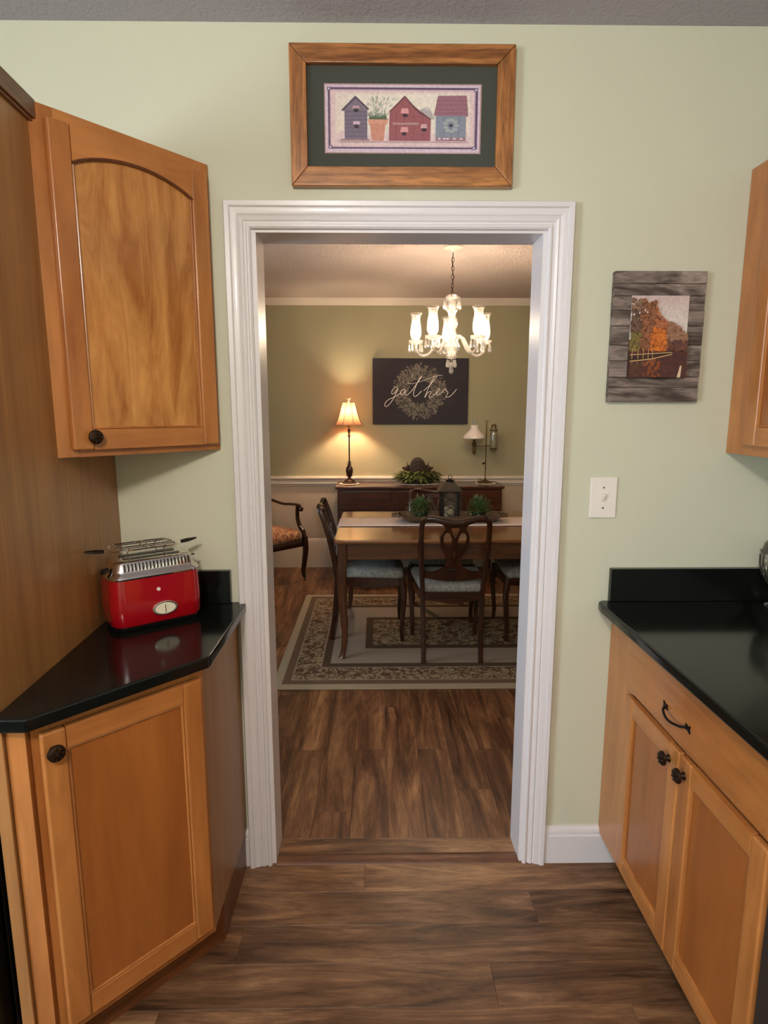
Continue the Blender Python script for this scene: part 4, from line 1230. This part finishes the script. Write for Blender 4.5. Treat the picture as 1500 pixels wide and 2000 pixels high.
# ------------------------------------------------------------------ student oil lamp
t = empty('oil_lamp', (1.012, 5.49, SZ+.0032), 0, 'brass student oil lamp with white glass shade at the right of the sideboard', 'lamp')
MB().lathe([(.074, 0), (.074, .006), (.06, .012), (.03, .020), (.012, .032), (.007, .045)], (0, 0, 0), 20).build('base', M_brass, t, False)
MB().sweep([(0, 0, .03), (0, 0, .56)], .008, 8, up=(0, 1, 0)).build('pole', M_brass, t, False)
MB().sweep(catmull([(-.02, 0, .555), (0, 0, .575), (.02, 0, .555)], 4), .005, 6, up=(0, 1, 0)).build('lifting_loop', M_brass, t, False)
MB().sweep([(-.12, 0, .345), (-.06, 0, .335), (0, 0, .34), (.065, 0, .34)], .009, 8, up=(0, 0, 1)).build('cross_arm', M_brass, t, False)
mb = MB(); mb.lathe([(.0, .262), (.010, .265), (.016, .285), (.018, .31), (.014, .335), (.020, .345), (.022, .365), (.014, .375), (.012, .40)], (-.11, 0, 0), 14); mb.build('burner', M_brass, t, False)
mb = MB(); mb.caps = False; mb.lathe([(.100, .408), (.101, .416), (.085, .445), (.052, .475), (.038, .495), (.034, .520), (.036, .530)], (-.11, 0, 0), 28); o = mb.build('glass_shade', M_milk, t, False, solid=.003)
mb = MB(); mb.caps = False; mb.lathe([(.014, .40), (.018, .43), (.013, .47), (.013, .585)], (-.11, 0, 0), 14); mb.build('chimney', M_clear, t, False)
mb = MB(); mb.lathe([(.016, .290), (.028, .300), (.034, .32), (.034, .48), (.028, .50), (.022, .505)], (.068, 0, 0), 16); tk = mb.build('oil_tank', M_tankg, t, False)
mb = MB()
for z in (.318, .482): mb.lathe([(.0345, z-.006), (.038, z), (.0345, z+.006)], (.068, 0, 0), 16)
for k in range(4): a = PI/4+k*PI/2; mb.sweep([(.068+.036*math.cos(a), .036*math.sin(a), .31), (.068+.036*math.cos(a), .036*math.sin(a), .49)], .005, 6, up=(0, 1, 0))
mb.lathe([(.024, .50), (.024, .525), (.016, .535), (.0, .54)], (.068, 0, 0), 14)
mb.build('tank_cage', M_brass, tk, False)
mb = MB(); mb.sweep(catmull([(-.035, 0, .02), (-.05, 0, .035), (-.062, 0, .022), (-.05, 0, .012)], 4), .010, 6, up=(0, 1, 0)); mb.build('finger_ring', M_brass, t, False)
mb = MB(); mb.sweep([(0, 0, .19), (-.022, 0, .18), (-.026, 0, .17)], [(.008, .008), (.016, .014), (.01, .01)], 8, up=(0, 1, 0)); mb.build('thumb_screw', M_blackmetal, t, False)

# ------------------------------------------------------------------ gather sign
GX0, GX1, GZ0, GZ1, GY = -.026, .866, 1.388, 1.990, YB-.034
t = empty('sign_board', ((GX0+GX1)/2, YB-.01, GZ0), 0, 'dark canvas sign reading gather over a painted wreath, on the far wall', 'sign')
MB().box(GX0, GX1, GY, YB-.0015, GZ0, GZ1, .003, 2).build('canvas', M_board, t)
ZX = lambda X, Y, dy=0: (GX0+(X-80)/980*(GX1-GX0), GY-.0015-dy, GZ1-(Y-95)/670*(GZ1-GZ0))
for nm, mt, cnt, seed, rmn, rmx in (('wreath_dark_leaves', M_wleafd, 520, 2, .45, .90), ('wreath_leaves', M_wleaf, 620, 5, .42, 1.0)):  # darker leaf layer first, lighter leaves over it
    lf = MB(); rl = random.Random(seed)
    for k in range(cnt):
        a = rl.uniform(0, 2*PI); r = (rmn+(rmx-rmn)*rl.random())*262
        X, Y = 560+r*math.cos(a)*.98, 432+r*math.sin(a)*1.02
        b_ = a+rl.uniform(-1, 1); L = rl.uniform(20, 46); W = L*.42
        dx_, dy_ = math.cos(b_), math.sin(b_)
        q = [(X, Y), (X+dx_*L*.5-dy_*W/2, Y+dy_*L*.5+dx_*W/2), (X+dx_*L, Y+dy_*L), (X+dx_*L*.5+dy_*W/2, Y+dy_*L*.5-dx_*W/2)]
        h_ = rl.uniform(0, .0012) + (.0006 if mt is M_wleaf else 0)
        lf.face([ZX(p[0], p[1], h_) for p in q])
    tag(lf.build(nm, mt, t, smooth=0), kind='stuff')
strokes = [
    [(337, 396), (312, 390), (286, 410), (272, 440), (280, 458), (302, 448), (326, 415), (338, 398), (322, 440), (298, 495), (258, 552), (224, 584), (203, 576), (210, 545), (245, 512), (295, 490), (330, 472), (358, 448), (372, 428)],
    [(410, 412), (386, 412), (366, 442), (374, 466), (396, 452), (416, 416), (410, 452), (420, 470), (446, 456), (482, 420), (530, 352), (574, 290), (578, 280), (556, 300), (524, 370), (499, 440), (499, 472), (516, 482), (548, 460), (580, 425)],
    [(600, 424), (650, 380), (705, 318), (735, 282), (728, 272), (704, 290), (662, 370), (612, 492), (640, 450), (668, 430), (676, 446), (656, 480), (664, 494), (696, 474), (740, 442), (764, 416), (756, 405), (736, 424), (730, 452), (744, 466), (780, 446), (820, 408), (832, 412), (834, 428), (852, 440), (838, 468), (828, 490), (868, 482), (905, 450), (938, 408)],
    [(440, 336), (456, 352), (490, 352), (560, 332), (650, 300), (725, 272), (768, 266), (796, 272)],
    [(492, 258), (480, 280), (484, 286)]]
for i_, st in enumerate(strokes):
    pts = [ZX(p.x, p.y, .003) for p in catmull([(a, b, 0) for a, b in st], 5)]
    MB().sweep(pts, (.0052 if i_ < 3 else .0034, .002), 6, up=(0, 1, 0)).build('lettering', M_script, t)

# ------------------------------------------------------------------ tray, plants, lantern, candle
t = empty('dough_bowl', (.505, 4.01, TZ+.006), 0, 'long grey-brown wooden dough bowl with pierced handles on the runner', 'tray')
zb0 = TZ+.0095
def ring3(mb_bm, x0, x1, y0, y1, r, z): return [mb_bm.verts.new((p[0], p[1], z)) for p in rrect(x0, x1, y0, y1, r, 4)]
bm = bmesh.new(); cx, cyy = .505, 4.01
R3 = [ring3(bm, cx-.28, cx+.28, cyy-.075, cyy+.075, .03, zb0), ring3(bm, cx-.33, cx+.33, cyy-.11, cyy+.11, .04, zb0+.030), ring3(bm, cx-.345, cx+.345, cyy-.12, cyy+.12, .045, zb0+.048),
      ring3(bm, cx-.335, cx+.335, cyy-.108, cyy+.108, .04, zb0+.048), ring3(bm, cx-.315, cx+.315, cyy-.095, cyy+.095, .035, zb0+.028), ring3(bm, cx-.275, cx+.275, cyy-.07, cyy+.07, .03, zb0+.012)]
for a, b in zip(R3, R3[1:]):
    for k in range(len(a)): bm.faces.new((a[k], a[(k+1) % len(a)], b[(k+1) % len(a)], b[k]))
bm.faces.new(R3[0]); bm.faces.new(R3[-1]); bmesh.ops.recalc_face_normals(bm, faces=bm.faces)
mb = MB(); mb._add(bm); mb.build('bowl', M_tray, t)
for s in (-1, 1):
    n = 16
    outl = [(cx+s*.338, cyy-.085), (cx+s*.385, cyy-.055), (cx+s*.398, cyy), (cx+s*.385, cyy+.055), (cx+s*.338, cyy+.085)]
    if s < 0: outl = outl[::-1]
    hl = [(cx+s*.366+.010*math.cos(2*PI*k/n), cyy+.026*math.sin(2*PI*k/n)) for k in range(n)]
    m2 = cut(None, [outl, hl], .014, None, None, at=0)
    m2.xf(Matrix(((1, 0, 0, 0), (0, 0, 1, 0), (0, -1, 0, 0), (0, 0, 0, 1)))); m2.xf(Matrix.Translation((0, 0, zb0+.048)))
    m2.build('handle', M_tray, t)

def plant(x, y, seed, lab):
    t = empty('potted_fern', (x, y, zb0+.0125), 0, lab, 'plant', 'green plants in the dough bowl')
    MB().lathe([(.030, 0), (.042, .004), (.048, .04), (.050, .05), (.04, .052)], (0, 0, 0), 16).build('pot', M_pot, t, False)
    rl = random.Random(seed)
    for nm, mt, cnt in (('foliage', M_leaf, 900), ('pale_tips', M_leafl, 170)):
        lf = MB()
        for k in range(cnt):
            a = rl.uniform(0, 2*PI); el = rl.uniform(-.2, 1.35); R = rl.uniform(.03, .088)
            d = Vector((math.cos(a)*math.cos(el), math.sin(a)*math.cos(el)*.8, math.sin(el)))
            if mt is M_leafl: R = rl.uniform(.07, .105)
            b = Vector((0, 0, .055))+Vector((d.x*.82, d.y, d.z))*R
            leaf(lf, b, d+Vector((rl.uniform(-.5, .5), rl.uniform(-.5, .5), rl.uniform(-.2, .5))), rl.uniform(.018, .036), rl.uniform(.004, .009), rl.uniform(0, .4))
        tag(lf.build(nm, mt, t, False, smooth=0), kind='stuff')
    return t
plant(.303, 4.0, 21, 'bushy green fern left of the lantern in the dough bowl')
plant(.702, 4.0, 22, 'bushy green fern right of the lantern in the dough bowl')

t = empty('lantern', (.500, 4.0, zb0+.0125), 0, 'dark metal candle lantern with pitched roof and lattice sides, centre of the table', 'lantern')
H = .062
MB().box(-H, H, -H, H, 0, .010, .002).build('base', M_lantern, t, False)
for sx_ in (-1, 1):
    for sy2 in (-1, 1): MB().box(sx_*H-.0085*(1+sx_), sx_*H+.0085*(1-sx_), sy2*H-.0085*(1+sy2), sy2*H+.0085*(1-sy2), .0105, .196).build('corner_post', M_lantern, t, False)
g = H-.017
for ax in ('y-', 'y+', 'x-', 'x+'):
    lt = MB(); z0, z1 = .0105, .196
    s = -1 if ax[1] == '-' else 1; yy = s*(H-.006)
    P3 = (lambda u, z: (u, yy, z)) if ax[0] == 'y' else (lambda u, z: (yy, u, z))
    step = (z1-z0)/3.5
    for k in range(-1, 5):
        for sg in (1, -1):
            za = z0+k*step; zbb = za+step*1.0*2*g/.062*.62
            a, b = (-g, za), (g, zbb)
            # clip to the opening
            pts = []
            for u_ in [i/12 for i in range(13)]:
                zz = a[1]+(b[1]-a[1])*u_
                if z0 <= zz <= z1: pts.append(P3(sg*(a[0]+(b[0]-a[0])*u_), zz))
            if len(pts) > 1: lt.sweep(pts, .0036, 5, up=(0, 1, 0) if ax[0] == 'y' else (1, 0, 0))
    lt.build('lattice', M_lantern, t, False)
    pn = MB(); off = s*(H-.010)
    if ax[0] == 'y': pn.box(-g, g, off-.0008, off+.0008, z0, z1)
    else: pn.box(off-.0008, off+.0008, -g, g, z0, z1)
    pn.build('pane', M_pane, t, False)
rf = MB(); bm = bmesh.new()
rings = [[bm.verts.new((sx_*w_, sy2*w_, z_)) for sx_, sy2 in ((-1, -1), (1, -1), (1, 1), (-1, 1))] for w_, z_ in ((H+.018, .196), (H+.019, .201), (.030, .252), (.026, .256))]
for a, b in zip(rings, rings[1:]):
    for k in range(4): bm.faces.new((a[k], a[(k+1) % 4], b[(k+1) % 4], b[k]))
bm.faces.new(rings[0]); bm.faces.new(rings[-1]); bmesh.ops.recalc_face_normals(bm, faces=bm.faces); rf._add(bm)
rf.build('roof', M_rooftin, t, False, smooth=0)
cp = MB()
for k in range(8): a = 2*PI*k/8; cp.sweep([(.018*math.cos(a), .018*math.sin(a), .256), (.028*math.cos(a), .028*math.sin(a), .262), (.034*math.cos(a), .034*math.sin(a), .270)], [(.012, .004), (.012, .004), (.003, .002)], 6)
cp.lathe([(.02, .256), (.02, .268), (.012, .276), (0, .28)], (0, 0, 0), 12)
cp.sweep([(.012*math.cos(2*PI*k/10), 0, .287+.012*math.sin(2*PI*k/10)) for k in range(10)], .005, 6, up=(0, 1, 0), closed=True)
cp.build('cap', M_lantern, t, False)
t2 = empty('candle', (.500, 4.0, zb0+.023), 0, 'ivory pillar candle standing inside the lantern', 'candle')
MB().lathe([(.030, 0), (.034, .003), (.034, .074), (.030, .078), (.008, .075), (0, .075)], (0, 0, 0), 20).build('wax', M_wax, t2, False)
MB().sweep([(0, 0, .074), (.001, 0, .088)], .002, 5, up=(0, 1, 0)).build('wick', M_black, t2, False)

# ------------------------------------------------------------------ chandelier
CX, CY = .492, 3.98
t = empty('chandelier', (CX, CY, ZC), 0, 'lit five-arm crystal chandelier with hurricane glass shades over the table', 'chandelier')
MB().lathe([(.0, 0), (.062, 0), (.063, -.004), (.045, -.010), (.018, -.017), (.008, -.026)], (0, 0, 0), 24).build('canopy', M_trimd, t, False)
cn = MB(); z = -.034; k = 0
while z > -.285:
    ca, sa = (1, 0) if k % 2 else (0, 1)
    cn.sweep([(ca*0.0085*math.cos(a_), sa*.0085*math.cos(a_), z-.0135+.0165*math.sin(a_)) for a_ in [2*PI*i/10 for i in range(10)]], .004, 5, up=(sa+.01, ca, 0), closed=True)
    z -= .026; k += 1
cn.build('chain', M_lampb, t, False)
MB().sweep(catmull([(.002, 0, -.03), (-.004, .003, -.10), (.005, 0, -.18), (-.003, .002, -.25), (0, 0, -.29)], 4), .0035, 6, up=(0, 1, 0)).build('cord', M_lampb, t, False)
zt = 2.235-ZC
col_ = [(.006, zt), (.030, zt-.002), (.054, zt-.018), (.056, zt-.024), (.030, zt-.030), (.026, zt-.045), (.031, zt-.075), (.037, zt-.10), (.026, zt-.115), (.022, zt-.13), (.034, zt-.15), (.040, zt-.175), (.034, zt-.20), (.025, zt-.215), (.029, zt-.235), (.040, zt-.26), (.042, zt-.29), (.050, zt-.305), (.060, zt-.325), (.052, zt-.345), (.034, zt-.36), (.030, zt-.375), (.038, zt-.385), (.030, zt-.395), (.0, zt-.40)]
MB().lathe(col_, (0, 0, 0), 16).build('column', M_crystal, t, False, smooth=25)


def drop(x, y, z, L=.05, r=.010):
    mb = MB(); mb.lathe([(0, 0), (r*.35, -.004), (r*.35, -.008), (0, -.012)], (x, y, z), 6)
    mb.lathe([(0, -.013), (r*.4, -.018), (r*.6, -L*.5), (r, -L*.78), (r*.7, -L*.93), (0, -L)], (x, y, z), 7)
    return mb


dm = MB()
def drops_into(parent, lst):
    for (x, y, z, L, r) in lst: drop(x, y, z, L, r).build('crystal_drop', M_crystal, parent, False, smooth=0)


drops_into(t, [(.052*math.cos(a_), .052*math.sin(a_), zt-.026, .066, .012) for a_ in [2*PI*k/6+.2 for k in range(6)]])
drops_into(t, [(.030*math.cos(a_), .030*math.sin(a_), zt-.388, .066, .011) for a_ in [2*PI*k/4+.4 for k in range(4)]])
drops_into(t, [(0, 0, zt-.40, .095, .016)])
zcup = 1.955-ZC; AR = .238
for k in range(5):
    a = math.radians(90+72*k); ca, sa = math.cos(a), math.sin(a)
    pr = [(.030, zt-.285), (.055, zt-.262), (.085, zt-.268), (.115, zt-.315), (.150, zt-.362), (.195, zt-.372), (.228, zt-.345), (AR, zcup-.022)]
    MB().sweep([(p.x*ca, p.x*sa, p.y) for p in catmull([(r, z, 0) for r, z in pr], 5)], .017, 8, up=(-sa, ca, 0)).build('arm', M_crystal, t, False)
    x, y = AR*ca, AR*sa
    bb = MB(); n = 20
    bm = bmesh.new(); rings = []
    for r, dz in ((.012, -.022), (.030, -.018), (.046, -.004), (.050, .004), (.044, .000), (.014, -.012)):
        rings.append([bm.verts.new((x+r*(1+.06*math.cos(5*2*PI*i/n)*(r > .04))*math.cos(2*PI*i/n), y+r*(1+.06*math.cos(5*2*PI*i/n)*(r > .04))*math.sin(2*PI*i/n), zcup+dz)) for i in range(n)])
    for p, q in zip(rings, rings[1:]):
        for i in range(n): bm.faces.new((p[i], p[(i+1) % n], q[(i+1) % n], q[i]))
    bmesh.ops.recalc_face_normals(bm, faces=bm.faces); bb._add(bm)
    bob = bb.build('bobeche', M_crystal, t, False)
    for j in range(5):
        b_ = 2*PI*j/5+a
        drop(x+.044*math.cos(b_), y+.044*math.sin(b_), zcup-.004, .068, .010).build('crystal_drop', M_crystal, bob, False, smooth=0)
    MB().lathe([(.014, -.012), (.016, 0), (.012, .010), (.011, .030), (.016, .034)], (x, y, zcup), 12).build('candle_cup', M_milk, t, False)
    def shade_part(rows):
        bm = bmesh.new(); rings = []
        for r, dz in rows:
            rings.append([bm.verts.new((x+r*math.cos(2*PI*i/24), y+r*math.sin(2*PI*i/24), zcup+dz+(.002*math.cos(6*2*PI*i/24) if dz > .17 else 0))) for i in range(24)])
        for p, q in zip(rings, rings[1:]):
            for i in range(24): bm.faces.new((p[i], p[(i+1) % 24], q[(i+1) % 24], q[i]))
        bmesh.ops.recalc_face_normals(bm, faces=bm.faces)
        m_ = MB(); m_._add(bm); return m_
    hs_ = shade_part(((.018, .008), (.026, .016), (.0335, .036), (.035, .062), (.032, .095), (.0295, .110))).build('hurricane_shade', M_shade, t, False, smooth=60)
    shade_part(((.0295, .110), (.028, .125), (.029, .15), (.035, .168), (.0415, .177), (.0425, .176))).build('flared_rim', M_shadec, hs_, False, smooth=60)
    MB().lathe([(.006, .034), (.0115, .046), (.013, .062), (.009, .082), (.003, .100), (0, .104)], (x, y, zcup), 12).build('bulb', M_bulb, t, False)

# ------------------------------------------------------------------ kitchen ceiling lamp (behind the camera)
t = empty('ceiling_lamp', (-.3, -.6, ZC), 0, 'round flush ceiling lamp in the kitchen, behind the viewpoint', 'lamp')
MB().lathe([(0, 0), (.19, 0), (.19, -.02), (.18, -.026)], (0, 0, 0), 32).build('pan', M_brass, t, False)
MB().lathe([(.178, -.024), (.165, -.06), (.12, -.088), (.06, -.10), (0, -.104)], (0, 0, 0), 32).build('glass_dome', M_dome, t, False)
